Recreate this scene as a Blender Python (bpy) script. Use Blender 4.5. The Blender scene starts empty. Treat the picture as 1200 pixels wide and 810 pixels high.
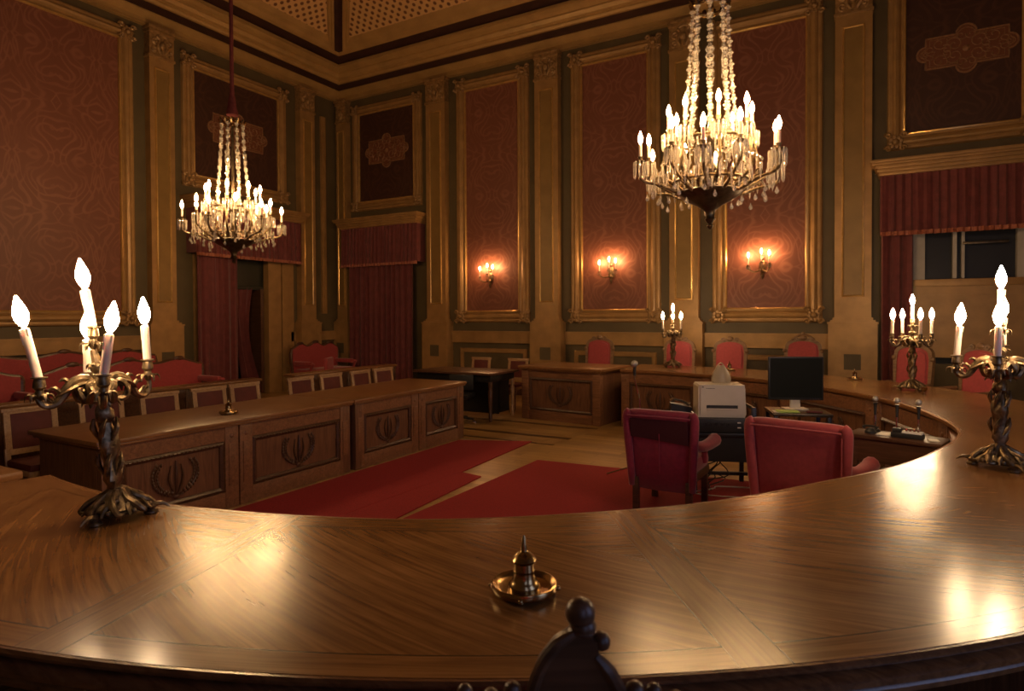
import bpy, bmesh, math, random
from mathutils import Vector, Matrix
random.seed(7)
C = bpy.context.scene
COL = C.collection
PI = math.pi
# ------------------------------------------------------------------ camera
cam_d = bpy.data.cameras.new('camera'); cam = bpy.data.objects.new('camera', cam_d); COL.objects.link(cam)
def cam_matrix(yaw, pitch, roll):
    cy, sy = math.cos(yaw), math.sin(yaw)
    f = Vector((-sy, cy, 0)); r = Vector((cy, sy, 0)); u = Vector((0, 0, 1))
    f2 = f*math.cos(pitch) - u*math.sin(pitch); u2 = u*math.cos(pitch) + f*math.sin(pitch)
    r3 = r*math.cos(roll) + u2*math.sin(roll); u3 = u2*math.cos(roll) - r*math.sin(roll)
    m = Matrix((r3, u3, -f2)).transposed().to_4x4(); return m
cam.matrix_world = Matrix.Translation((0, 0, 1.65)) @ cam_matrix(math.radians(29.59), math.radians(.912), math.radians(-.276))
cam_d.sensor_width = 36; cam_d.lens = 731.1/1200*36; cam_d.shift_y = -22/1200
cam_d.clip_start = .05; cam_d.clip_end = 100
cam_d.dof.use_dof = True; cam_d.dof.focus_distance = 3.6; cam_d.dof.aperture_fstop = 5.0
C.camera = cam
# ------------------------------------------------------------------ light
C.view_settings.view_transform = 'Standard'; C.view_settings.look = 'None'
C.view_settings.gamma = 1; C.view_settings.use_curve_mapping = False
C.view_settings.exposure = 1.25
W = bpy.data.worlds.new('world'); C.world = W; W.use_nodes = True
W.node_tree.nodes['Background'].inputs[0].default_value = (.35, .45, .8, 1)
W.node_tree.nodes['Background'].inputs[1].default_value = .25
FLAME = 75      # radiance of a table candle bulb
FLAME_CH = 130   # chandelier bulbs
FLAME_SC = 160   # wall sconces
def area(name, loc, rot, sx, sy, power, col):
    l = bpy.data.lights.new(name, 'AREA'); l.shape = 'RECTANGLE'; l.size = sx; l.size_y = sy; l.energy = power; l.color = col
    o = bpy.data.objects.new(name, l); COL.objects.link(o); o.location = loc; o.rotation_euler = rot; return o
# cool evening daylight entering by the tall windows of the right wall and of the wall behind the table
area('window_daylight_right', (3.1, 1.6, 2.3), (0, PI/2, 0), 2.6, 1.5, 8, (.45, .55, 1))
area('window_daylight_rear', (2.0, -.95, 2.3), (PI/2, 0, 0), 1.2, 2.4, 4, (.45, .55, 1))

# ------------------------------------------------------------------ node helpers
class E_:
    def __init__(s, nt, sock): s.nt = nt; s.k = sock
    def _m(s, op, *o):
        n = s.nt.nodes.new('ShaderNodeMath'); n.operation = op
        for i, v in enumerate((s,)+o):
            if isinstance(v, E_): s.nt.links.new(v.k, n.inputs[i])
            else: n.inputs[i].default_value = v
        return E_(s.nt, n.outputs[0])
    def __add__(s, o): return s._m('ADD', o)
    __radd__ = __add__
    def __sub__(s, o): return s._m('SUBTRACT', o)
    def __rsub__(s, o): return (s*-1)+o
    def __mul__(s, o): return s._m('MULTIPLY', o)
    __rmul__ = __mul__
    def __truediv__(s, o): return s._m('DIVIDE', o)
    def sin(s): return s._m('SINE')
    def abs(s): return s._m('ABSOLUTE')
    def fract(s): return s._m('FRACT')
    def floor(s): return s._m('FLOOR')
    def sqrt(s): return s._m('SQRT')
    def pp(s, o): return s._m('PINGPONG', o)
    def lt(s, o): return s._m('LESS_THAN', o)
    def gt(s, o): return s._m('GREATER_THAN', o)
    def mn(s, o): return s._m('MINIMUM', o)
    def mx(s, o): return s._m('MAXIMUM', o)
    def ss(s, a, b):
        n = s.nt.nodes.new('ShaderNodeMapRange'); n.interpolation_type = 'SMOOTHSTEP'
        s.nt.links.new(s.k, n.inputs[0]); n.inputs[1].default_value = a; n.inputs[2].default_value = b
        return E_(s.nt, n.outputs[0])
def mat(name, col, rough=.5, metal=0, **kw):
    m = bpy.data.materials.new(name); m.use_nodes = True
    b = m.node_tree.nodes['Principled BSDF']
    b.inputs['Base Color'].default_value = (*col, 1); b.inputs['Roughness'].default_value = rough; b.inputs['Metallic'].default_value = metal
    for k, v in kw.items(): b.inputs[k.replace('_', ' ')].default_value = v
    return m
def nodes(m): nt = m.node_tree; return nt, nt.nodes['Principled BSDF']
def coord(nt, kind='Object', scale=(1, 1, 1), rot=(0, 0, 0)):
    tc = nt.nodes.new('ShaderNodeTexCoord'); mp = nt.nodes.new('ShaderNodeMapping')
    nt.links.new(tc.outputs[kind], mp.inputs[0]); mp.inputs['Scale'].default_value = scale; mp.inputs['Rotation'].default_value = rot
    return mp.outputs[0]
def xyz(nt, v):
    s = nt.nodes.new('ShaderNodeSeparateXYZ'); nt.links.new(v, s.inputs[0]); return [E_(nt, o) for o in s.outputs]
def combine(nt, x, y, z):
    n = nt.nodes.new('ShaderNodeCombineXYZ')
    for i, v in enumerate((x, y, z)):
        if isinstance(v, E_): nt.links.new(v.k, n.inputs[i])
        else: n.inputs[i].default_value = v
    return n.outputs[0]
def noise(nt, v, scale, detail=4, dist=0, rough=.5):
    n = nt.nodes.new('ShaderNodeTexNoise'); nt.links.new(v, n.inputs['Vector']); n.inputs['Scale'].default_value = scale
    n.inputs['Detail'].default_value = detail; n.inputs['Distortion'].default_value = dist; n.inputs['Roughness'].default_value = rough
    return E_(nt, n.outputs[0])
def ramp(nt, f, stops):
    n = nt.nodes.new('ShaderNodeValToRGB'); nt.links.new(f.k, n.inputs[0]); r = n.color_ramp
    while len(r.elements) < len(stops): r.elements.new(.5)
    for e, (p, c) in zip(r.elements, stops): e.position = p; e.color = (*c, 1)
    return n.outputs[0]
def mixc(nt, f, a, b):
    n = nt.nodes.new('ShaderNodeMix'); n.data_type = 'RGBA'
    for i, v in ((0, f), (6, a), (7, b)):
        if isinstance(v, E_): nt.links.new(v.k, n.inputs[i])
        elif isinstance(v, (tuple, list)): n.inputs[i].default_value = (*v, 1)
        elif isinstance(v, (int, float)): n.inputs[i].default_value = v
        else: nt.links.new(v, n.inputs[i])
    return n.outputs[2]
def bump(nt, b, h, strength=.3, dist=.01):
    n = nt.nodes.new('ShaderNodeBump'); nt.links.new(h.k, n.inputs['Height']); n.inputs['Strength'].default_value = strength
    n.inputs['Distance'].default_value = dist; nt.links.new(n.outputs[0], b.inputs['Normal'])
def noisy(name, col, rough=.5, metal=0, scale=8, var=.25, bmp=.1, **kw):
    m = mat(name, col, rough, metal, **kw); nt, b = nodes(m)
    f = noise(nt, coord(nt), scale, 5)
    c2 = tuple(min(1, c*(1+var)) for c in col); c1 = tuple(c*(1-var) for c in col)
    nt.links.new(ramp(nt, f, [(.3, c1), (.7, c2)]), b.inputs['Base Color'])
    if bmp: bump(nt, b, f, bmp, .005)
    return m
def wood(name, dark, light, rough=.35, scale=(1, 12, 12), kind='Object', sc=3):
    m = mat(name, light, rough); nt, b = nodes(m)
    f = noise(nt, coord(nt, kind, scale), sc, 6, 1.2, .6)
    nt.links.new(ramp(nt, f, [(.3, dark), (.68, light)]), b.inputs['Base Color'])
    bump(nt, b, f, .08, .004); return m
M = {}
M['wall'] = noisy('olive_wall_paint', (.105, .078, .036), .6, scale=3, var=.12)
M['gilt'] = noisy('ochre_gilt_paint', (.38, .225, .085), .42, .2, scale=5, var=.15)
M['gold'] = noisy('bright_gold_edge', (.70, .45, .16), .28, .6, scale=9, var=.15)
M['ochre'] = noisy('ochre_panel_paint', (.27, .165, .052), .45, .1, scale=4, var=.12)
M['carve'] = noisy('carved_plaster_gilt', (.36, .22, .09), .42, .3, scale=16, var=.35)
M['edge'] = wood('polished_edge', (.07, .028, .012), (.17, .075, .03), .22)
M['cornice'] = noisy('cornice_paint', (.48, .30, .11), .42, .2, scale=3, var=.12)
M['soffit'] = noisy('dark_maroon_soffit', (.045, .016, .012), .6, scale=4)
M['bronze'] = noisy('antique_bronze', (.22, .155, .085), .38, .85, scale=34, var=.65, bmp=.6)
M['dbronze'] = noisy('dark_bronze', (.12, .09, .055), .35, .8, scale=15, var=.4)
M['brass'] = noisy('polished_brass', (.40, .27, .12), .22, 1, scale=20, var=.2)
M['wax'] = mat('candle_sleeve', (.80, .70, .58), .45, 0, Subsurface_Weight=.15)
M['red'] = noisy('red_upholstery', (.34, .042, .046), .7, scale=30, var=.12, Sheen_Weight=.3)
M['burgundy'] = noisy('red_velvet_in_shade', (.25, .014, .04), .75, scale=30, var=.15, Sheen_Weight=.3)  # red velvet darkened towards magenta, shade and bluish light put into the colour
M['darkred'] = noisy('dark_red_leather', (.11, .016, .012), .65, scale=12, var=.15)
M['curtain'] = noisy('red_curtain', (.15, .030, .030), .75, scale=9, var=.2, Sheen_Weight=.2)
M['fringe'] = noisy('gold_fringe', (.35, .11, .06), .6, scale=60, var=.4)
M['carpet'] = noisy('red_carpet', (.30, .014, .018), .95, scale=120, var=.25)
M['black'] = mat('black_lacquer', (.012, .012, .012), .35)
M['plastic'] = noisy('black_plastic', (.02, .02, .02), .45, scale=30, var=.1, bmp=0)
M['beige'] = noisy('printer_plastic', (.72, .66, .55), .45, scale=10, var=.03, bmp=0)
M['paper'] = mat('paper', (.85, .82, .76), .7)
M['green'] = noisy('green_paper', (.50, .70, .20), .7, scale=20, var=.1, bmp=0)
M['screen'] = mat('dark_screen', (.010, .012, .009), .55, 0, Specular_IOR_Level=.15)
M['chrome'] = mat('chrome', (.75, .75, .75), .15, 1)
M['crystal'] = mat('crystal', (1, .95, .86), .03, 0, IOR=1.5, Transmission_Weight=.75)
M['oak'] = wood('oak_stained', (.12, .052, .026), (.27, .125, .058), .4)
M['oak_panel'] = wood('oak_panel', (.09, .038, .020), (.20, .092, .045), .4, (12, 12, 1))
M['oak_top'] = wood('oak_worktop', (.17, .075, .025), (.27, .125, .045), .3, (12, 1, 12))
M['oak_dark'] = wood('oak_dark_moulding', (.045, .02, .01), (.10, .045, .02), .35)
M['pale_wood'] = wood('pale_chair_wood', (.30, .16, .07), (.48, .29, .14), .35)
M['walnut'] = wood('walnut', (.05, .022, .012), (.12, .055, .028), .35)
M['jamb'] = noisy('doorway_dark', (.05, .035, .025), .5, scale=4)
M['void'] = mat('unlit_room', (.02, .017, .014), .8)
M['glass'] = mat('window_glass', (.025, .025, .025), .35, 0, Specular_IOR_Level=.25)
M['white_paint'] = noisy('white_window_paint', (.45, .42, .38), .5, scale=6, var=.08, bmp=0)
def flame_mat(name, s, col):
    m = mat(name, (1, .9, .7), .5); nt, b = nodes(m)
    b.inputs['Emission Color'].default_value = (*col, 1); b.inputs['Emission Strength'].default_value = s; return m
M['flame'] = flame_mat('lit_bulb_table', FLAME, (1, .66, .36))
M['flame_ch'] = flame_mat('lit_bulb_chandelier', FLAME_CH, (1, .58, .25))
M['flame_sc'] = flame_mat('lit_bulb_sconce', FLAME_SC, (1, .50, .20))
# damask wall covering: UV in metres, mirrored arabesque lines
def damask(name, base, line, amt=1.0):
    m = mat(name, base, .55); nt, b = nodes(m)
    u, v, _ = xyz(nt, coord(nt, 'UV'))
    a = u.pp(.62)/.62; c = v.pp(.9)/.9
    w = (c*5.5+(a*4).sin()*1.6).sin()*.33+a
    s1 = (w*9+(c*9).sin()*1.1).sin().abs()
    r = ((a-.1)*(a-.1)+(c-.5)*(c-.5)*1.6).sqrt()
    s2 = ((r*14)+(a*9).sin()*(c*12).sin()*1.3).sin().abs()
    k = (1-s1.ss(.12, .62)).mx((1-s2.ss(.1, .6))*.8)
    n = noise(nt, coord(nt, 'UV'), 2.2, 3)
    k = k*n.ss(.2, .6)*amt
    nt.links.new(mixc(nt, k, base, line), b.inputs['Base Color'])
    bump(nt, b, k, .15, .004); return m
M['damask'] = damask('red_damask', (.19, .066, .040), (.27, .108, .067), .9)
M['tapestry'] = damask('dark_tapestry', (.052, .02, .013), (.085, .034, .02), .9)
# gilded lattice of the ceiling cove panels
def lattice():
    m = mat('cove_lattice', (.4, .25, .1), .5, .1); nt, b = nodes(m)
    u, v, _ = xyz(nt, coord(nt, 'UV', (1, 1, 1), (0, 0, .785)))
    a = (u/.13).fract()-.5; c = (v/.13).fract()-.5
    d = (a*a+c*c).sqrt(); k = d.ss(.22, .34); k2 = d.ss(.06, .1)
    nt.links.new(mixc(nt, k, (.20, .085, .035), (.72, .45, .19)), b.inputs['Base Color'])
    bump(nt, b, k*k2, .5, .03); return m
M['lattice'] = lattice()
def parquet():
    m = mat('parquet_floor', (.3, .17, .06), .33); nt, b = nodes(m)
    co = coord(nt, 'Object'); x, y, z = xyz(nt, co)
    row = (y/.12).floor(); st = (x/.9+row*.37)
    f = noise(nt, combine(nt, x*1.2, y*14, 0), 2.2, 5, .6)
    cell = ((st.floor()*12.9898+row*78.233).sin()*43758.5).fract()
    gap = (((y/.12).fract()-.5).abs().gt(.485)).mx(((st.fract()-.5).abs()).gt(.496))
    c = ramp(nt, f*.6+cell*.4, [(.25, (.26, .145, .045)), (.75, (.50, .305, .11))])
    nt.links.new(mixc(nt, gap*.6, c, (.06, .03, .012)), b.inputs['Base Color']); return m
M['floor'] = parquet()
M['inlay'] = wood('dark_floor_inlay', (.05, .025, .012), (.10, .05, .02), .3)
M['inlay_pale'] = wood('pale_floor_inlay', (.28, .16, .055), (.40, .24, .085), .3)
# veneered top of the horseshoe table: uv = (angle in degrees, radius)
def veneer():
    m = mat('veneered_top', (.3, .16, .06), .3); nt, b = nodes(m)
    th, r, _ = xyz(nt, coord(nt, 'UV'))
    q = ((th+53.5+2100)/21); idx = q.floor(); t = q.fract()
    arc = t*r*(21*PI/180); arc2 = (1-t)*r*(21*PI/180)
    v = r-3.6
    cut = (1-(v-.19)/.30).mx(0)*.42
    strip = arc.lt(.13)
    fi = ((arc-.13).mn(arc2-cut)).mn((v-.19).mn(1.03-v))     # >0 inside the field
    infield = fi.gt(0)
    # seam lines
    def line(d, w=.0028): return 1-d.abs().ss(w*.4, w*1.5)
    seam = (line(fi, .0030)*.95).mx((line(arc, .002)).mx(line(arc-.13, .0025)*v.gt(.19))*.75)
    x = r*(th*PI/180).sin(); y = r*((th+90)*PI/180).sin()
    odd = (idx/2).fract()*2
    ang = (th*.0)
    # three grain directions: field (slanted), border (along the arc), strip (radial)
    s = th*(PI/180)*4.2
    gf = noise(nt, combine(nt, (s*.8+v*.6)*1.6, (v*.8-s*.6)*34, idx*3.1), 1.5, 2.5, 1.0, .5)
    gb = noise(nt, combine(nt, s*1.5, v*36, idx*7.7+5), 1.6, 2.5, 1.0, .5)
    gs = noise(nt, combine(nt, s*36, v*1.6, idx*5.3+9), 1.6, 2.5, 1.0, .5)
    fig = noise(nt, combine(nt, s*3.2, v*3.2, 2.0), 1.1, 3, .8)
    g = gf*infield+(gb*(1-strip)+gs*strip)*(1-infield)
    g = g*.72+fig*.28
    base = ramp(nt, g, [(.30, (.105, .042, .012)), (.5, (.185, .082, .023)), (.70, (.28, .13, .040))])
    c = base
    tone = mixc(nt, strip*(1-infield)*.3, c, (.14, .06, .02))
    nt.links.new(mixc(nt, seam, tone, (.025, .012, .006)), b.inputs['Base Color'])
    rg = noise(nt, combine(nt, s*2, v*2, 4.0), 1.2, 1)
    ro = rg.ss(.25, .8)*.05+.205
    nt.links.new(ro.k, b.inputs['Roughness'])
    b.inputs['Specular IOR Level'].default_value = .75
    return m
M['veneer'] = veneer()
# ------------------------------------------------------------------ mesh helpers
class MB:
    def __init__(s): s.v = []; s.f = []; s.uv = {}
    def add(s, vs, fs, T=None):
        n = len(s.v)
        s.v += [tuple(T @ Vector(p)) if T else tuple(p) for p in vs]
        s.f += [tuple(i+n for i in f) for f in fs]; return s
    def box(s, x0, x1, y0, y1, z0, z1, T=None, bv=0):
        if x0 > x1: x0, x1 = x1, x0
        if y0 > y1: y0, y1 = y1, y0
        if z0 > z1: z0, z1 = z1, z0
        if bv:
            b = min(bv, (x1-x0)*.45, (y1-y0)*.45, (z1-z0)*.45)
            bm = bmesh.new(); bmesh.ops.create_cube(bm, size=1)
            for v in bm.verts: v.co = Vector(((x0+x1)/2+v.co.x*(x1-x0), (y0+y1)/2+v.co.y*(y1-y0), (z0+z1)/2+v.co.z*(z1-z0)))
            bmesh.ops.bevel(bm, geom=bm.edges[:], offset=b, segments=2, affect='EDGES', profile=.6)
            bm.verts.index_update()
            r = s.add([v.co[:] for v in bm.verts], [[v.index for v in f.verts] for f in bm.faces], T); bm.free(); return r
        return s.add([(x0, y0, z0), (x1, y0, z0), (x1, y1, z0), (x0, y1, z0), (x0, y0, z1), (x1, y0, z1), (x1, y1, z1), (x0, y1, z1)],
                     [(0, 3, 2, 1), (4, 5, 6, 7), (0, 1, 5, 4), (1, 2, 6, 5), (2, 3, 7, 6), (3, 0, 4, 7)], T)
    def lathe(s, prof, n=16, T=None, sc=(1, 1), wob=0, lob=6):
        vs = []; fs = []
        for r, z in prof:
            for i in range(n):
                a = 2*PI*i/n; rr = r*(1+wob*math.cos(lob*a)); vs.append((rr*math.cos(a)*sc[0], rr*math.sin(a)*sc[1], z))
        for j in range(len(prof)-1):
            for i in range(n): fs.append((j*n+i, j*n+(i+1) % n, (j+1)*n+(i+1) % n, (j+1)*n+i))
        fs.append(tuple(range(n))[::-1]); fs.append(tuple((len(prof)-1)*n+i for i in range(n)))
        return s.add(vs, fs, T)
    def tube(s, pts, r, n=8, T=None, flat=1.0):
        pts = [Vector(p) for p in pts]; R = list(r) if isinstance(r, (list, tuple)) else [r]*len(pts)
        if 3 <= len(pts) <= 8:
            P = [pts[0]*2-pts[1]]+pts+[pts[-1]*2-pts[-2]]; Q = []; S = []
            for i in range(len(pts)-1):
                a, b, c, d = P[i:i+4]
                for k in range(3):
                    t = k/3; Q.append(.5*((2*b)+(c-a)*t+(2*a-5*b+4*c-d)*t*t+(3*b-a-3*c+d)*t**3)); S.append(R[i]+(R[i+1]-R[i])*t)
            pts = Q+[pts[-1]]; R = S+[R[-1]]
        vs = []; fs = []; up = Vector((0, 0, 1))
        prev = None
        for i, p in enumerate(pts):
            d = (pts[min(i+1, len(pts)-1)]-pts[max(i-1, 0)])
            d = d.normalized() if d.length > 1e-9 else Vector((0, 0, 1))
            if prev is None:
                a = up if abs(d.z) < .9 else Vector((1, 0, 0)); x = d.cross(a).normalized()
            else: x = (prev-d*prev.dot(d)).normalized()
            prev = x; y = d.cross(x)
            for k in range(n):
                a = 2*PI*k/n; vs.append(p+x*(R[i]*math.cos(a))+y*(R[i]*flat*math.sin(a)))
        for j in range(len(pts)-1):
            for k in range(n): fs.append((j*n+k, j*n+(k+1) % n, (j+1)*n+(k+1) % n, (j+1)*n+k))
        fs.append(tuple(range(n))[::-1]); fs.append(tuple((len(pts)-1)*n+k for k in range(n)))
        return s.add([v[:] for v in vs], fs, T)
    def ball(s, c, r, n=8, T=None, sc=(1, 1, 1)):
        m = n//2+1; prof = []
        vs = []; fs = []
        for j in range(1, m):
            a = PI*j/m
            for i in range(n):
                b = 2*PI*i/n; vs.append((c[0]+r*sc[0]*math.sin(a)*math.cos(b), c[1]+r*sc[1]*math.sin(a)*math.sin(b), c[2]-r*sc[2]*math.cos(a)))
        for j in range(m-2):
            for i in range(n): fs.append((j*n+i, j*n+(i+1) % n, (j+1)*n+(i+1) % n, (j+1)*n+i))
        b0 = len(vs); vs += [(c[0], c[1], c[2]-r*sc[2]), (c[0], c[1], c[2]+r*sc[2])]
        for i in range(n): fs.append((b0, (i+1) % n, i)); fs.append((b0+1, (m-2)*n+i, (m-2)*n+(i+1) % n))
        return s.add(vs, fs, T)
    def prism(s, poly, y0, y1, T=None):
        """outline in xz extruded along y"""
        n = len(poly); vs = [(x, y0, z) for x, z in poly]+[(x, y1, z) for x, z in poly]
        fs = [tuple(range(n)), tuple(range(n, 2*n))[::-1]]+[(i, i+n, (i+1) % n+n, (i+1) % n) for i in range(n)]
        return s.add(vs, fs, T)
    def ring(s, poly, th, y0, y1, T=None, c=None):
        """frame that follows an outline: outline and the same outline drawn in by th"""
        n = len(poly); cx = sum(p[0] for p in poly)/n; cz = sum(p[1] for p in poly)/n
        inn = []
        for i in range(n):
            a = Vector(poly[i-1]); b = Vector(poly[i]); d = Vector(poly[(i+1) % n])
            t = (d-a).normalized(); nn = Vector((-t.y, t.x))
            if nn.dot(Vector((cx, cz))-b) < 0: nn = -nn
            inn.append((b+nn*th)[:])
        vs = [(x, y0, z) for x, z in poly]+[(x, y0, z) for x, z in inn]+[(x, y1, z) for x, z in poly]+[(x, y1, z) for x, z in inn]
        fs = []
        for i in range(n):
            j = (i+1) % n
            fs += [(i, j, n+j, n+i), (2*n+i, 3*n+i, 3*n+j, 2*n+j), (i, 2*n+i, 2*n+j, j), (n+i, n+j, 3*n+j, 3*n+i)]
        s.add(vs, fs, T); return inn
    def frame(s, u0, u1, z0, z1, prof, T=None):
        """mitred rectangular moulding; prof = (offset outwards from the rect, depth y)"""
        vs = []; fs = []; n = len(prof)
        for o, d in prof:
            vs += [(u0-o, d, z0-o), (u1+o, d, z0-o), (u1+o, d, z1+o), (u0-o, d, z1+o)]
        for j in range(n):
            for k in range(4):
                a, b = j*4+k, j*4+(k+1) % 4; j2 = (j+1) % n
                fs.append((a, b, j2*4+(k+1) % 4, j2*4+k))
        return s.add(vs, fs, T)
    def build(s, name, m, parent=None, smooth=None, T=None, sharp=40):
        me = bpy.data.meshes.new(name); me.from_pydata(s.v, [], s.f); me.update()
        bm = bmesh.new(); bm.from_mesh(me); bmesh.ops.recalc_face_normals(bm, faces=bm.faces[:])
        if smooth is not False:
            for f in bm.faces: f.smooth = True
            lim = math.radians(sharp)
            for e in bm.edges:
                if len(e.link_faces) != 2 or e.calc_face_angle(0) > lim: e.smooth = False
        bm.to_mesh(me); bm.free()
        me.materials.append(M[m] if isinstance(m, str) else m)
        o = bpy.data.objects.new(name, me); COL.objects.link(o)
        if parent: o.parent = parent
        if T is not None: o.matrix_local = T
        return o
def setp(o, label=None, cat=None, group=None, kind=None):
    if label: o['label'] = label
    if cat: o['category'] = cat
    if group: o['group'] = group
    if kind: o['kind'] = kind
    return o
def thing(name, label, cat, loc=(0, 0, 0), rz=0, group=None, rot=None):
    o = bpy.data.objects.new(name, None); COL.objects.link(o); o.empty_display_size = .1
    o.location = loc; o.rotation_euler = rot if rot else (0, 0, rz); return setp(o, label, cat, group)
def copy_tree(o, parent=None):
    c = o.copy(); COL.objects.link(c)
    if parent: c.parent = parent
    for ch in list(o.children): copy_tree(ch, c)
    return c
def dup(o, loc, rz, label):
    c = copy_tree(o); c.location = loc; c.rotation_euler = (0, 0, rz); c['label'] = label; return c
def struct(o): o['kind'] = 'structure'; return o
def uvmap(o, fn):
    me = o.data; l = me.uv_layers.new(name='UVMap')
    for lp in me.loops: l.data[lp.index].uv = fn(me.vertices[lp.vertex_index].co)
XA, YB = -11.47, 11.5         # left wall plane, far wall plane
XR, YF = 3.2, -1.15           # right wall, wall behind the camera
TB = Matrix(((1, 0, 0, 0), (0, -1, 0, YB), (0, 0, 1, 0), (0, 0, 0, 1)))     # (u, depth, z) on the far wall
TA = Matrix(((0, 1, 0, XA), (1, 0, 0, 0), (0, 0, 1, 0), (0, 0, 0, 1)))      # (u, depth, z) on the left wall
# ------------------------------------------------------------------ room shell
struct(MB().box(XA-.3, XR+.3, YF-.3, YB+1.6, -.1, 0).build('floor', 'floor'))
struct(MB().box(XA-1.8, XA-.3, 7, 11, -.1, 0).build('floor', 'floor'))
# far wall with a door opening (closed by curtain) and window bay
w = MB(); w.box(XA-.3, .55, YB, YB+.3, 0, 7.6).box(2.0, XR+.3, YB, YB+.3, 0, 7.6).box(.55, 2.0, YB, YB+.3, 3.4, 7.6).box(.55, 2.0, YB, YB+.3, 0, .9)
struct(w.build('wall_far', 'wall'))
w = MB(); w.box(XA-.3, XA, YF-.3, 7.75, 0, 7.6).box(XA-.3, XA, 9.4, YB, 0, 7.6).box(XA-.3, XA, 7.75, 9.4, 3.2, 7.6)
struct(w.build('wall_left', 'wall'))
w = MB(); w.box(XR, XR+.3, YF-.3, .6, 0, 7.6).box(XR, XR+.3, 2.6, YB, 0, 7.6).box(XR, XR+.3, .6, 2.6, 0, .9).box(XR, XR+.3, .6, 2.6, 3.6, 7.6)
struct(w.build('wall_right', 'wall'))
w = MB(); w.box(XA, 1.4, YF-.3, YF, 0, 7.6).box(2.6, XR, YF-.3, YF, 0, 7.6).box(1.4, 2.6, YF-.3, YF, 0, .9).box(1.4, 2.6, YF-.3, YF, 3.6, 7.6)
struct(w.build('wall_near', 'wall'))
# cornice: a profile swept round the room rectangle, mitred
def room_sweep(name, prof, m, flat=True):
    mb = MB(); vs = []; fs = []
    for d, z in prof: vs += [(XA+d, YF+d, z), (XR-d, YF+d, z), (XR-d, YB-d, z), (XA+d, YB-d, z)]
    for j in range(len(prof)-1):
        for k in range(4): fs.append((j*4+k, j*4+(k+1) % 4, (j+1)*4+(k+1) % 4, (j+1)*4+k))
    mb.add(vs, fs); o = mb.build(name, m, sharp=25); return struct(o)
room_sweep('trim_1', [(0, 6.98), (.10, 6.98), (.10, 7.0), (.07, 7.02), (.07, 7.1), (.10, 7.12), (.13, 7.15), (.18, 7.19), (.18, 7.215), (0, 7.215)], 'cornice')
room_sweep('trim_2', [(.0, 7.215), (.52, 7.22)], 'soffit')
room_sweep('trim_3', [(.50, 7.235), (.52, 7.19), (.57, 7.19), (.60, 7.23), (.60, 7.26), (.66, 7.28), (.70, 7.34), (.70, 7.37), (.75, 7.39), (.80, 7.44), (.84, 7.45), (.84, 7.50), (.80, 7.52)], 'cornice')
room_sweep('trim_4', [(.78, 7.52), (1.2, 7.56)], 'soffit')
room_sweep('trim_5', [(1.12, 7.60), (1.12, 7.53), (1.18, 7.53), (1.22, 7.58)], 'cornice')
# sloping cove with four trapezoid lattice panels, dark ribs between
SL = (9.3-7.56)/(3.6-1.2)
def cz(d): return 7.56+(d-1.2)*SL
vs = []; fs = []
cv = MB()
for d in (1.2, 3.6):
    vs += [(XA+d, YF+d, cz(d)), (XR-d, YF+d, cz(d)), (XR-d, YB-d, cz(d)), (XA+d, YB-d, cz(d))]
for k in range(4): fs.append((k, (k+1) % 4, 4+(k+1) % 4, 4+k))
fs.append((4, 5, 6, 7)); cv.add(vs, fs)
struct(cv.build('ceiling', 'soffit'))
def cove_panel(i, T, L0, L1, n_split, num):
    """T maps (u, d, z); panel runs from u=L0..L1 at the wall, mitred by the corner diagonals"""
    d0, d1 = 1.42, 3.3; g = .16
    def P(u, d, off=0): return (u, d, cz(d)-off)
    def trap(a, dd0, dd1, off):   # a: extra margin from the mitre
        return [P(L0+dd0+a, dd0, off), P(L1-dd0-a, dd0, off), P(L1-dd1-a, dd1, off), P(L0+dd1+a, dd1, off)]
    p = MB(); p.add(trap(g+.16, d0, d1, .02), [(0, 1, 2, 3)], T)
    o = p.build('lattice_panel', 'lattice'); 
    Ti = T.inverted()
    uvmap(o, lambda co: ((Ti @ co).x, (Ti @ co).y*1.25))
    fr = MB()
    steps = [(g-.04, d0-.20, d1+.2, .01), (g-.04, d0-.20, d1+.2, .09), (g+.02, d0-.15, d1+.14, .10), (g+.05, d0-.12, d1+.11, .06), (g+.11, d0-.05, d1+.05, .07), (g+.16, d0, d1, .01)]
    vs = []; fs = []
    for st in steps: vs += trap(*st)
    for j in range(len(steps)-1):
        for k in range(4): fs.append((j*4+k, j*4+(k+1) % 4, (j+1)*4+(k+1) % 4, (j+1)*4+k))
    fr.add(vs, fs, T); f = struct(fr.build('trim_%d' % num, 'cornice', sharp=20)); o.parent = f
cove_panel(0, TB, XA, XR, 1, 6); cove_panel(1, TA, YF, YB, 1, 7)
# dado bands, baseboards
def dado(T, u0, u1, name, nm2, gaps=()):
    w = MB(); seg = []; a = u0
    for g0, g1 in gaps: seg.append((a, g0)); a = g1
    seg.append((a, u1))
    for a, b in seg:
        w.box(a, b, 0, .05, 1.11, 1.33, T); w.box(a, b, 0, .075, 1.31, 1.345, T); w.box(a, b, 0, .065, 1.09, 1.12, T)
    struct(w.build(name, 'gilt'))
    w = MB()
    for a, b in seg: w.box(a, b, 0, .05, 0, .22, T); w.box(a, b, 0, .03, .22, .26, T)
    struct(w.build(nm2, 'oak_dark'))
dado(TB, -8.1, 0, 'trim_8', 'baseboard_far')
dado(TA, YF, 7.2, 'trim_9', 'baseboard_left')
w = MB(); w.box(9.9, 11.4, 0, .05, 1.11, 1.33, TA); struct(w.build('trim_10', 'gilt'))
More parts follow.
